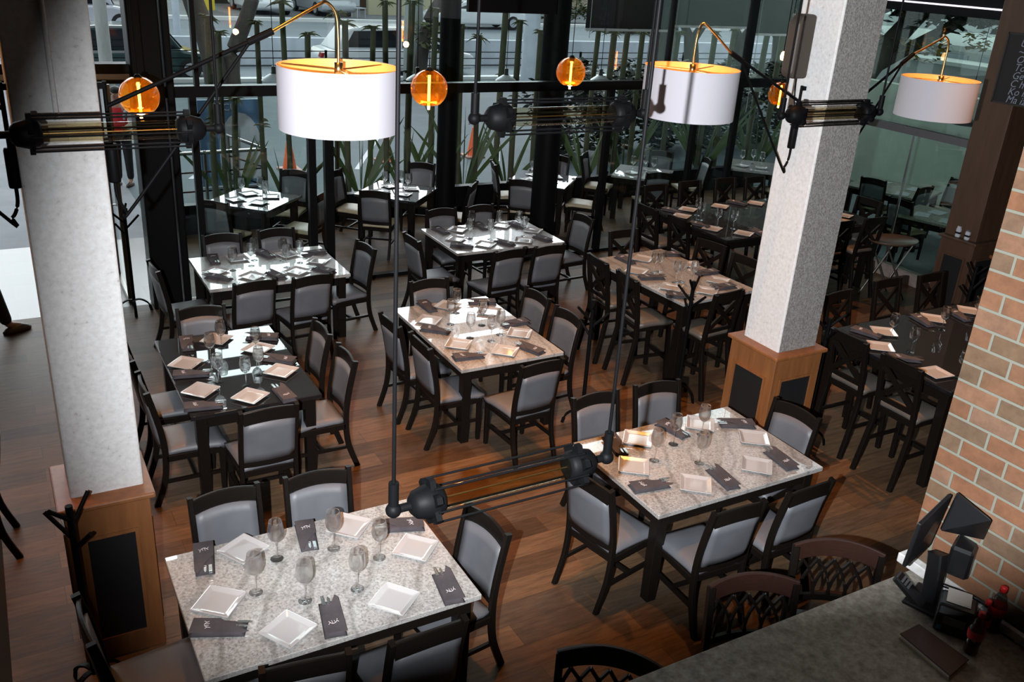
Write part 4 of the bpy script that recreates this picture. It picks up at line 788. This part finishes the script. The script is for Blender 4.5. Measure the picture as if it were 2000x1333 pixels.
slab4(0, .006, 1, 'back_cover', 'paper_tan'); slab4(.006, .022, .96, 'pages', 'paper'); slab4(.022, .029, 1, 'front_cover', 'book_leather')
for pts, lab in [([(3.84, 2.18, CT+.02), (3.9, 2.1, CT+.008), (4.0, 1.95, CT+.006), (4.0, 1.76, CT+.006)], 'thin black cable curling from the till over the counter'),
                 ([(3.95, 2.15, CT+.08), (4.02, 2.02, CT+.075), (4.03, 1.9, CT+.07), (4.03, 1.6, CT+.07)], 'thick black cables lying along the stone curb')]:
    tag(MB().tube(cr(pts, 6), .005 if 'thin' in lab else .011, 7).build('cable', 'plastic_black'), lab, 'cable')

# ------------------------------------------------------------------ street
ORD = ['first', 'second', 'third', 'fourth', 'fifth', 'sixth', 'seventh', 'eighth', 'ninth', 'tenth', 'eleventh', 'twelfth']
slab('ground', (1.9, 13.3, -.14), (60, 28.2, -.02), 'asphalt', 'blue grey asphalt of the parking lot')
slab('ground', (-12, 13.25, -.14), (1.9, 28.2, -.015), 'pavement', 'pale pavement left of the terrace')
slab('ground', (11.3, -3, -.14), (60, 13.3, -.03), 'pavement')
slab('ground', (-12, 28.2, -.14), (80, 32.3, -.06), 'road', 'street with passing cars')
slab('kerb', (-12, 28.0, -.1), (80, 28.35, .08), 'white_paint', 'pale kerb between the parking lot and the street')
slab('trim_barrier', (-12, 32.3, -.1), (80, 32.6, .82), 'barrier', 'mottled concrete wall along the street')
slab('ground', (-12, 32.6, -.1), (80, 41.5, .6), 'road', 'upper roadway beyond the concrete wall'); slab('kerb', (-12, 41.3, .5), (80, 41.7, .74), 'white_paint', 'kerb on the far side of the street')
slab('ground', (-12, 41.7, .5), (80, 62, .68), 'pavement', 'pavement on the far side of the street')
for k in range(6):
    x = 4+3.1*k; o = MB().box((x, 18.4, -.016), (.09, 4.2, .006), rz=-.5).build('parking_line', 'sign_pale'); tag(o, 'faded parking line on the asphalt, %s from the left' % ORD[k], 'road marking', 'parking lines')
rl = empty('street_railing', (8, 27.6, 0), 'low steel wire railing between the parking lot and the street', 'railing')
for k in range(9): MB().mm((-8+4.6*k-.03, -.03, 0), (-8+4.6*k+.03, .03, .95)).build('post', 'black_metal', rl)
for z in (.5, .72, .92): MB().tube([(-8, 0, z), (29, 0, z)], .014, 5).build('wire', 'black_metal', rl)

def car(x, y, z, rz, paint, lab, L=4.4, H=1.45):
    o = empty('parked_car' if 'parked' in lab else 'passing_car', (x, y, z), lab, 'car', rz); w = .86; h = L/2
    low = [(-h, .35), (-h+.05, .62), (-h+.25, .78), (-h+.6, .84), (h-1.1, .88), (h-.25, .72), (h, .55), (h, .32), (h-.2, .22), (-h+.2, .22)]
    up = [(-h+.45, .82), (-h+1.0, H-.06), (-h+1.5, H), (.35, H), (1.0, H-.14), (h-1.0, .86)]
    RM_ = Matrix(((1, 0, 0, 0), (0, 0, 1, 0), (0, 1, 0, 0), (0, 0, 0, 1)))
    MB().ext(low, -w, w, RM_).build('body', paint, o, bevel=.09, seg=3)
    MB().ext(up, -w*.82, w*.82, RM_).build('roof', paint, o, bevel=.07, seg=3)
    for s in (-1, 1):
        y_ = s*w*.825
        for poly in ([(-h+.85, .9), (-h+1.15, H-.14), (-.05, H-.1), (-.05, .9)], [(.05, .9), (.05, H-.1), (.5, H-.16), (h-1.15, .9)]):
            MB().ext(poly, y_-.01, y_+.01, RM_).build('side_window', 'dark_glass', o)
        for a in (-h+.85, h-.85):
            wmb = MB(); wmb.ext([(a+.31*math.cos(k*PI/9), .31+.31*math.sin(k*PI/9)) for k in range(18)], s*w-.1*(s > 0)-.02, s*w+.1*(s < 0)+.02, RM_); ww = wmb.build('wheel', 'tyre', o)
            MB().ext([(a+.19*math.cos(k*PI/6), .31+.19*math.sin(k*PI/6)) for k in range(12)], s*(w+.03)-.01, s*(w+.03)+.01, RM_).build('hubcap', 'car_silver', ww)
        MB().ext([(h-.12, .55), (h-.04, .55), (h-.12, .66)], s*.7-.14, s*.7+.14, RM_).build('headlight', 'sign_pale', o)
        MB().ext([(-h-.01, .6), (-h+.08, .6), (-h+.12, .74), (-h+.03, .74)], s*.7-.14, s*.7+.14, RM_).build('tail_light', 'red_light', o)
    MB().ext([(h-1.05, .9), (.98, H-.13), (1.0, H-.1), (h-.98, .9)], -w*.75, w*.75, RM_).build('windscreen', 'dark_glass', o)
    return o
car(12.4, 30.1, -.06, 0, 'car_white', 'white car passing in front of the concrete wall', 5.6, 1.55)
car(3.9, 29.6, -.06, 0, 'car_teal', 'dark green car passing behind the black square column', 4.8, 1.5)
car(3.2, 36.5, .6, 0, 'car_silver', 'silver car on the upper road at the far left'); car(20.6, 40.0, .6, PI, 'car_white', 'white car on the upper road behind the canes', 4.8, 1.3)
car(34.5, 45.0, .68, .15, 'car_silver', 'parked silver car at the top between the round columns'); car(11.9, 45.2, .68, -1.5, 'car_white', 'parked white car behind the forked tree')
car(14.9, 45.2, .68, -1.5, 'car_silver', 'second parked car behind the forked tree, light coloured'); car(30, 39.2, .6, 0, 'car_white', 'white car on the upper road at right', 4.8, 1.3)

def pole(x, y, z, r, h, m_, lab):
    o = empty('utility_pole', (x, y, z), lab, 'pole'); MB().tube([(0, 0, 0), (0, 0, h)], r, 12, [1, .85]).build('shaft', m_, o); MB().box((0, 0, h*.93), (1.4, .08, .1)).build('crossarm', m_, o)
def polepx(x0, y0, gy, r, m_, lab, h=8):
    p = px(x0, y0, 0); pole(p.x, p.y, -.05, r, h, m_, lab)
pole(2.42, 22.0, -.05, .14, 8, 'trunk_pale', 'weathered pale utility pole beside the entrance')
pole(1.7, 20.0, -.05, .16, 8, 'pale_wall', 'grey post at the left edge of the doorway')
p = px(806, 140, 0); pole(p.x*27.2/p.y, 27.2, -.05, .3, 9, 'trunk_pale', 'pale utility pole between the drum shade and the round column'); p = px(1032, 160, 0); pole(p.x*27.0/p.y, 27.0, -.05, .28, 9, 'barrier', 'grey utility pole seen between the round columns')
p = px(347, 70, .68); pole(p.x, p.y, .6, .12, 8, 'barrier', 'thin grey lamp post in front of the dark buildings')

def cone(x, y, lab):
    o = empty('traffic_cone', (x, y, -.02), lab, 'cone', 0, 'traffic cones')
    MB().mm((-.2, -.2, 0), (.2, .2, .04)).build('base', 'cone_base', o, bevel=.01); MB().lathe([(.13, .04), (.035, .6), (.03, .62), (.0001, .62)], 18).build('cone_body', 'cone_orange', o)
cone(4.85, 16.8, 'orange cone behind the left glass pane'); cone(6.92, 17.1, 'orange cone below the big drum shade'); cone(8.88, 17.1, 'orange cone between the round columns')

# canes and sword leaves in the planter beyond the terrace
def leaf_blade(mb, base, d, L, w, droop=.25):
    P = []; d = Vector(d).normalized()
    for k in range(7):
        u = k/6; P.append(Vector(base) + d*L*u + Vector((0, 0, -droop*L*u*u)))
    mb.beam(P, w, .004, up=Vector((d.y, -d.x, .2)), scale=[.55, .9, 1, .9, .7, .4, .08])
def cane(x, y, h, r, lean, lab, sprout=True, leaves=3):
    o = empty('cut_cane', (x, y, 0), lab, 'plant', 0, 'cut canes along the terrace')
    t_ = cr([(0, 0, 0), (lean*.3, .02, h*.4), (lean, 0, h)], 5); MB().tube(t_, r, 8).build('stem', 'cane', o)
    if sprout:
        s = MB()
        for k in range(16):
            a = random.uniform(0, 6.28); e = random.uniform(.1, 1.1); leaf_blade(s, (lean, 0, h-.05), (math.cos(a), math.sin(a), e), random.uniform(.12, .26), .025, .5)
        s.build('sprout', 'leaf_olive', o)
    if leaves:
        s = MB()
        for k in range(1):
            z = random.uniform(.45, .7)*h
            for j in range(3*leaves): a = random.uniform(0, 6.28); leaf_blade(s, (lean*.7, 0, z+random.uniform(-.1, .1)), (math.cos(a), math.sin(a), .5), random.uniform(.1, .22), .03, .5)
        s.build('side_shoot', 'leaf_olive', o)
CN = [(412, 30, .05), (512, 40, .04), (566, 0, .045), (603, 62, .05), (658, 20, .045), (680, 40, .055), (723, 50, .05), (757, 0, .05), (796, 0, .06), (842, 15, .055), (932, 68, .05), (972, -5, .06), (1003, 38, .055), (1046, 58, .06), (898, 46, .05),
      (1148, 55, .05), (1180, 60, .06), (1205, 55, .055), (1237, 60, .055), (1300, 60, .05), (1372, 60, .06), (1405, 55, .05), (1465, 60, .06), (1500, 60, .06), (455, 190, .05), (433, 60, .04)]
near = ['lamp boom', 'drum shade']
ZONE = [(0, 545, 'left of the big drum shade'), (545, 780, 'behind the big drum shade'), (780, 870, 'by the second amber globe'), (870, 1070, 'between the round columns'), (1070, 1250, 'right of the nearer round column'), (1250, 1600, 'beyond the second drum shade')]
seen = {}
for k, (x, yt, r) in enumerate(sorted(CN)):
    zn = [z[2] for z in ZONE if z[0] <= x < z[1]][0]; seen[zn] = seen.get(zn, -1)+1
    Y = 13.75+.35*(k % 3)
    p = pax(x, 250, 1, Y); t_ = pax(x, yt, 1, Y); 
    cane(p.x, Y, min(t_.z, 4.2), r*.95, random.uniform(-.06, .06), 'cut green cane, %s from the left among those %s' % (ORD[seen[zn]], zn), True, 2 if x < 1140 else 3)
def agave(x, y, n, L, lab, spread=1.0):
    s = MB()
    for k in range(n):
        a = 2*PI*k/n+random.uniform(-.4, .4); e = random.uniform(1.1, 3.2)/spread; leaf_blade(s, (.05*math.cos(a), .05*math.sin(a), 0), (math.cos(a), math.sin(a), e), L*random.uniform(.7, 1.1), .075, .12)
    o = s.build('sword_leaf_plant', 'leaf_green', loc=(x, y, .1)); tag(o, lab, 'plant', 'sword leaf plants')
for x, lab, n, L in [(455, 'sword leaved plant behind the left glass pane', 9, 1.5), (560, 'sword leaved plant by the first orange cone', 9, 1.3), (705, 'sword leaved plant below the big drum shade', 14, 1.6), (790, 'sword leaved plant right of the lamp cable', 9, 1.5),
                     (842, 'sword leaved plant left of the further round column', 9, 1.4), (905, 'sword leaved plant right of the further round column', 14, 1.9), (990, 'sword leaved plant left of the nearer round column', 8, 1.3),
                     (1140, 'sword leaved plant right of the nearer round column', 12, 1.5), (1215, 'sword leaved plant below the second drum shade', 14, 1.6), (1365, 'sword leaved plant behind the fourth terrace table', 16, 2.0), (1470, 'sword leaved plant beside the right pillar', 14, 1.8)]:
    p = pax(x, 350, 1, 13.65); agave(p.x*14.2/13.65, 14.2, n, L, lab)

# trees
def crown(mb, c, r, n, size):
    for k in range(n):
        d = Vector((random.gauss(0, 1), random.gauss(0, 1), random.gauss(0, 1))).normalized()*r*random.random()**.4; d.z *= .75
        p = Vector(c)+d; a = random.uniform(0, 6.28); u = Vector((math.cos(a), math.sin(a), random.uniform(-.5, .5)))*size; v = Vector((-math.sin(a), math.cos(a), random.uniform(-1, 1)))*size*.45
        mb.add([p-u, p+v, p+u, p-v], [(0, 1, 2, 3)])
def tree(x, y, z, limbs, crowns, bark, leaf, lab, size=.16, dens=1):
    o = empty('street_tree', (x, y, z), lab, 'tree'); b_ = MB()
    for pts, r0_, r1_ in limbs: P = cr(pts, 5); b_.tube(P, r0_, 9, [1+(r1_/r0_-1)*i/(len(P)-1) for i in range(len(P))])
    b_.build('trunk', bark, o); l_ = MB()
    for c, r in crowns: crown(l_, c, r, int(260*dens*r*r), size)
    l_.build('foliage', leaf, o)
p = px(440, 172, 0)
tree(p.x, p.y, -.05, [([(-.2, 0, 0), (-.35, 0, 1.2), (-.75, 0, 2.6), (-1.0, 0, 4.4)], .34, .24), ([(.2, 0, 0), (.25, 0, .9), (.75, 0, 2.1), (1.0, 0, 3.0), (.7, 0, 4.4)], .26, .14), ([(.95, 0, 2.7), (1.6, 0, 3.3), (2.6, 0, 4.2)], .15, .09), ([(-.8, 0, 3), (-1.6, 0, 3.6), (-2.2, 0, 4.6)], .13, .08)],
     [((-1.6, 0, 5.4), .9), ((2.9, .4, 4.9), .8)], 'bark', 'leaf_olive', 'forked grey tree behind the swing arm of the big lamp', .2)
p = px(818, 130, 0)
tree(p.x*26.5/p.y, 26.5, -.05, [([(0, 0, 0), (.1, 0, 1.0), (.3, 0, 2.0), (.9, 0, 2.9)], .22, .16), ([(.8, 0, 2.7), (.5, 0, 3.4), (.8, 0, 4.2)], .12, .07), ([(.9, 0, 2.8), (1.5, 0, 3.4), (1.6, 0, 4.4)], .12, .07)], [((.3, -.3, 1.6), .7), ((1.6, 0, 4.9), .7)], 'bark', 'leaf_olive', 'small forked street tree left of the further round column', .14)
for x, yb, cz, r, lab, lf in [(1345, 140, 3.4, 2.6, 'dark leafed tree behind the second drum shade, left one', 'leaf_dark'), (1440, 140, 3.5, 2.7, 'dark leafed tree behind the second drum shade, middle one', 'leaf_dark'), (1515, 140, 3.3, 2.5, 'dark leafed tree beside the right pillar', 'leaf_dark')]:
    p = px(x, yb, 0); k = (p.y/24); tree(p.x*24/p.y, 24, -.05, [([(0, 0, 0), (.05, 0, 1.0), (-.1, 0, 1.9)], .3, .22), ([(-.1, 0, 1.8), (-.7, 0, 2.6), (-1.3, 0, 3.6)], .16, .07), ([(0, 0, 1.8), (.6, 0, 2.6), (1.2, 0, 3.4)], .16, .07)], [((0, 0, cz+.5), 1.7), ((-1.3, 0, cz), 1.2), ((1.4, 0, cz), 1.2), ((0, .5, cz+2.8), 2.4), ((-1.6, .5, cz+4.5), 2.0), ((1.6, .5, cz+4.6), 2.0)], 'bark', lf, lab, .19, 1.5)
p = px(1290, 120, 0); tree(p.x*25/p.y, 25, -.05, [([(0, 0, 0), (0, 0, 5)], .5, .4)], [((0, 0, 5.2), 1.4)], 'bark', 'leaf_dark', 'thick dark trunk behind the second drum shade')
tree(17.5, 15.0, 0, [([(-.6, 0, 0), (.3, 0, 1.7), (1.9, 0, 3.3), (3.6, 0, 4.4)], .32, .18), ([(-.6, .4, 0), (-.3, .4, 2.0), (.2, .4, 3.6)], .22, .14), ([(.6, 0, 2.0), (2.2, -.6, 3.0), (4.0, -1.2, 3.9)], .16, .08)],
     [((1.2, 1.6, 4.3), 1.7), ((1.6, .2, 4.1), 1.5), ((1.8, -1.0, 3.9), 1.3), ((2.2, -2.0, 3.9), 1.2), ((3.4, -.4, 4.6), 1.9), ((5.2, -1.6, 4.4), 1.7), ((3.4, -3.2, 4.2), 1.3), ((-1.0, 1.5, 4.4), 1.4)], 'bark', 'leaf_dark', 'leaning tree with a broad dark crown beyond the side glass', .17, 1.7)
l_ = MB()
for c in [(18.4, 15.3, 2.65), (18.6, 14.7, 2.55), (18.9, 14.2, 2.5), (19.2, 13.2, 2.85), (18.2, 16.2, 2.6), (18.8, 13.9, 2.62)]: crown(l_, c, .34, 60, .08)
tag(l_.build('leaf_cluster', 'leaf_yellow'), 'yellow leaves at the lower edge of the dark crown', 'foliage')
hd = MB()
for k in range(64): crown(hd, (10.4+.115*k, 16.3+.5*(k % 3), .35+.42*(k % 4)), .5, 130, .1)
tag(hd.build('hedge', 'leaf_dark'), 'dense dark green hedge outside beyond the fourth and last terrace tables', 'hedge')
for k, (x, y, w, lab) in enumerate([(24.5, 43.0, 2.6, 'clipped hedge across the road, left half'), (28.0, 43.3, 2.4, 'clipped hedge across the road, right half')]):
    hb = MB(); [crown(hb, (x+random.uniform(-w, w)*.5, y, 1.1+random.uniform(0, .5)), .5, 60, .12) for _ in range(14)]; tag(hb.build('hedge', 'leaf_olive'), lab, 'hedge')

# buildings across the street
def building(x0, x1, y, h, wall, lab, wins=(), z=.6, depth=8, extra=()):
    o = empty('street_building', ((x0+x1)/2, y, z), lab, 'building'); w = (x1-x0)/2
    MB().mm((-w, 0, 0), (w, depth, h)).build('wall', wall, o); MB().mm((-w, -.15, h), (w, depth, h+.25)).build('roof', 'barrier', o)
    for (a, b_, c, d, gm) in wins:
        f = MB().mm((a-.1, -.08, c-.1), (b_+.1, .02, d+.1)).build('window', 'white_paint', o); MB().mm((a, -.1, c), (b_, 0, d)).build('pane', gm, f)
    for (a, b_, c, d, gm, nm, pr_) in extra: MB().mm((a, -pr_, c), (b_, 0, d)).build(nm, gm, o)
    return o
building(-4, 7.6, 47, 7, 'white_paint', 'white shop with tall teal windows at the far left', [(-1.2, .8, .6, 4.6, 'teal_glass'), (1.3, 3.3, .6, 4.6, 'teal_glass'), (3.8, 5.3, .4, 4.6, 'teal_glass')], extra=[(-3.2, -2.4, .9, 6, 'yellow_paint', 'yellow_frame', .25)])
o = empty('yellow_column', (9.35, 45.8, .68), 'yellow sign column with dark lettering across the street', 'sign'); MB().mm((-.55, -.4, 0), (.55, .4, 7)).build('shaft', 'yellow_paint', o)
MB().box((.1, -.42, 2.2), (.5, .03, .35), R=Matrix.Rotation(.5, 3, 'Y')).box((-.1, -.42, 3.0), (.5, .03, .3), R=Matrix.Rotation(-.4, 3, 'Y')).build('dark_lettering', 'dark_panel', o)
building(10.2, 15.2, 50, 7, 'dark_wall', 'dark building with an arched carport behind the parked cars', [], extra=[(-2.5, 2.5, 4.2, 6.8, 'beige_wall', 'upper_wall', .3)])
building(15.3, 20.4, 48, 7, 'beige_wall', 'beige building with a brown door behind the lamp arm', [(-.2, 2.2, 3.2, 5.2, 'dark_glass')], extra=[(-.4, 1.2, 0, 1.9, 'brown_door', 'door', .06), (-2.4, -.8, .2, 3.0, 'pale_wall', 'shutter', .05)])
o = empty('garden_wall', (21.5, 45.2, .68), 'cream garden wall across the street', 'wall'); MB().mm((-4.2, 0, 0), (3.0, .3, 2.0)).build('wall', 'cream_wall', o); MB().mm((-4.3, -.05, 2.0), (3.1, .35, 2.12)).build('coping', 'sign_pale', o)
building(20.5, 33, 53, 7.5, 'pale_wall', 'glass fronted building behind the hedge', [(-5.6, -2.6, .8, 6.4, 'teal_glass'), (-2.2, 1.0, .8, 6.4, 'dark_glass'), (1.4, 4.8, .8, 6.4, 'teal_glass')])
building(33.2, 60, 54, 7.5, 'beige_wall', 'beige building with tall windows at the top middle', [(-12, -10.6, .8, 6.4, 'dark_glass'), (-9.4, -8.6, .8, 6.4, 'dark_glass'), (-6, -3, 2.5, 5.4, 'dark_glass'), (0, 4, 2.5, 5.4, 'dark_glass')])
TCH = Kind(lambda: (lambda o: (MB().mm((-.25, -.25, .42), (.25, .25, .47)).build('seat', 'sign_pale', o), MB().mm((-.25, .22, .5), (.25, .26, .95)).build('backrest', 'sign_pale', o), [MB().mm((a*.22-.02, b_*.22-.02, 0), (a*.22+.02, b_*.22+.02, .44)).build('leg', 'sign_pale', o) for a in (-1, 1) for b_ in (-1, 1)], o)[-1])(empty('cafe_chair', (0, 0, 0), 'chair', 'chair')))
for q, lab in [((700, 22), 'white cafe chair across the street behind the lamp arm'), ((668, 12), 'second white cafe chair across the street, further left')]:
    p = px(*q, .68+.3); TCH.put((p.x, min(p.y, 52), .68), .3, lab, 'cafe chairs across the street')
# right hand side outside the side glass
slab('wall_yard', (16.0, 5, -.1), (16.25, 14.2, 2.05), 'plaster', 'rough grey green yard wall beyond the side glass')
o = empty('yard_building', (25, 18.5, 0), 'low white building with a row of small windows beyond the yard wall', 'building')
MB().mm((0, -5, 0), (6, 6, 2.15)).build('wall', 'white_paint', o); MB().mm((-.15, -5.1, 2.15), (6, 6.1, 2.3)).build('roof', 'pale_wall', o)
for k in range(9): MB().mm((-.05, -4.6+1.15*k, 1.85), (.02, -3.8+1.15*k, 2.06)).build('window', 'barrier', o)
o = empty('yard_building', (23.6, 14.5, 0), 'pale garage wall in front of the low white building', 'building'); MB().mm((0, -4, 0), (1, 4, 1.85)).build('wall', 'pale_wall', o); MB().mm((-.1, -4.1, 1.85), (1.1, 4.1, 1.95)).build('coping', 'white_paint', o)

# sign, railing and people near the entrance
o = empty('street_banner', (3.85, 15.9, 0), 'blue banner with a pale arch behind the left glass pane', 'sign', 0)
MB().mm((-.78, -.02, .0), (.3, .02, 1.46)).build('panel', 'blue_sign', o)
ar = MB(); ar.ext([(.36*math.cos(k*PI/12)-.1, .62+.62*math.sin(k*PI/12)) for k in range(13)]+[(-.46, .1), (.26, .1)], -.03, -.022, Matrix(((1, 0, 0, 0), (0, 0, 1, 0), (0, 1, 0, 0), (0, 0, 0, 1)))); ar.build('arch', 'sign_pale', o)
text('TICU', 'lettering', 'sign_pale', o, .17, Matrix(((1, 0, 0, -.52), (0, 0, 1, -.03), (0, 1, 0, 1.28), (0, 0, 0, 1))))
o = empty('steel_railing', (2.9, 14.4, 0), 'steel tube railing behind the left glass pane', 'railing', 0)
MB().tube([(-1.0, 0, .9), (.9, .1, .9), (.55, 1.1, .95)], .03).build('top_rail', 'steel', o)
for z in (.3, .6): MB().tube([(-1.0, 0, z), (.9, .1, z), (.55, 1.1, z)], .013).build('wire', 'black_metal', o)
for x, y in ((-1.0, 0), (-.05, .05), (.9, .1), (.55, 1.1)): MB().tube([(x, y, 0), (x, y, .93)], .026).build('post', 'chair_steel', o)

def skin_body(name, joints, bones, material, parent, sub=2):
    me = bpy.data.meshes.new(name); me.from_pydata([j[:3] for j in joints], bones, []); o = bpy.data.objects.new(name, me); S.collection.objects.link(o); o.parent = parent
    sk = o.modifiers.new('skin', 'SKIN'); sk.use_smooth_shade = True
    for v, j in zip(me.skin_vertices[0].data, joints): v.radius = (j[3], j[4] if len(j) > 4 else j[3])
    me.skin_vertices[0].data[0].use_root = True
    md = o.modifiers.new('s', 'SUBSURF'); md.levels = sub; md.render_levels = sub; me.materials.append(M[material]); return o
def person(loc, rz, lab, top, vest, pants, step, armf, sc=1):
    o = empty('person', loc, lab, 'person', rz); o.scale = (sc, sc, sc); s = step
    J = [(0, 0, .98, .13, .10), (0, 0, 1.2, .13, .095), (0, .0, 1.40, .14, .09), (0, .01, 1.5, .055), (0, .03, 1.6, .065, .075), (0, .03, 1.7, .072, .085)]
    Bn = [(0, 1), (1, 2), (2, 3), (3, 4), (4, 5)]
    for sd in (-1, 1):
        k = len(J); f = s*sd
        J += [(sd*.1, 0, .92, .085), (sd*.1, .10*f*2, .52, .06), (sd*.1, .22*f*2-.05*abs(f), .1, .042), (sd*.11, .22*f*2+.12, .05, .04, .03)]; Bn += [(0, k), (k, k+1), (k+1, k+2), (k+2, k+3)]
        k = len(J); J += [(sd*.19, 0, 1.4, .055), (sd*.25, -.02, 1.13, .042), (sd*.2, armf, 1.0+armf*.5, .032), (sd*.16, armf+.09, 1.0+armf*.6, .028)]; Bn += [(2, k), (k, k+1), (k+1, k+2), (k+2, k+3)]
    skin_body('body', J, Bn, 'skin', o)
    def sub(idx, grow, nm, m_, cut=None):
        mp = {i: n for n, i in enumerate(idx)}; JJ = [tuple(list(J[i][:3])+[r+grow for r in J[i][3:]]) for i in idx]; BB = [(mp[a], mp[b_]) for a, b_ in Bn if a in mp and b_ in mp]
        return skin_body(nm, JJ, BB, m_, o)
    sub([0, 1, 2, 10, 11, 12, 18, 19, 20], .016, 'shirt', top); sub([0, 6, 7, 8, 14, 15, 16], .02, 'trousers', pants)
    if vest: MB().lathe_s([(.15, 1.0), (.152, 1.1), (.15, 1.2), (.162, 1.36), (.13, 1.43)], (0, 0, 0), (1, .82, 1), 20).build('vest', vest, o)
    for sd in (-1, 1):
        f = s*sd; MB().lathe_s([(.0001, 0), (.5, 0), (.52, .3), (.4, .7), (.2, 1), (.0001, 1)], (sd*.105, .22*f*2+.06, 0), (.1, .29, .085), 12).build('shoe', 'shoe_leather', o)
    MB().lathe_s([(.0001, -.3), (.8, -.2), (1.04, .2), (.95, .62), (.6, .92), (.0001, 1.02)], (0, .015, 1.7), (.088, .1, .095), 14).build('hair', 'hair', o)
    for sd in (-1, 1): MB().ball((sd*.03, .112, 1.665), .009, 6).build('eye', 'hair', o); MB().ball((sd*.083, .03, 1.65), .022, 6, (.4, .8, 1.2)).build('ear', 'skin', o)
    MB().ball((0, .12, 1.64), .016, 6, (.8, 1, 1.3)).build('nose', 'skin', o); MB().ball((0, .112, 1.605), .018, 6, (1.2, .4, .35)).build('mouth', 'cap_red', o)
    return o
person((1.9, 16.4, -.02), 2.6, 'person in a white shirt and red vest outside the entrance', 'shirt_white', 'vest_red', 'cloth_black', .05, .2, .92)
person((-.34, 10.25, 0), -1.2, 'person in black clothes stepping in at the left edge, leg and shoe in view', 'cloth_black', None, 'cloth_black', .5, .1)
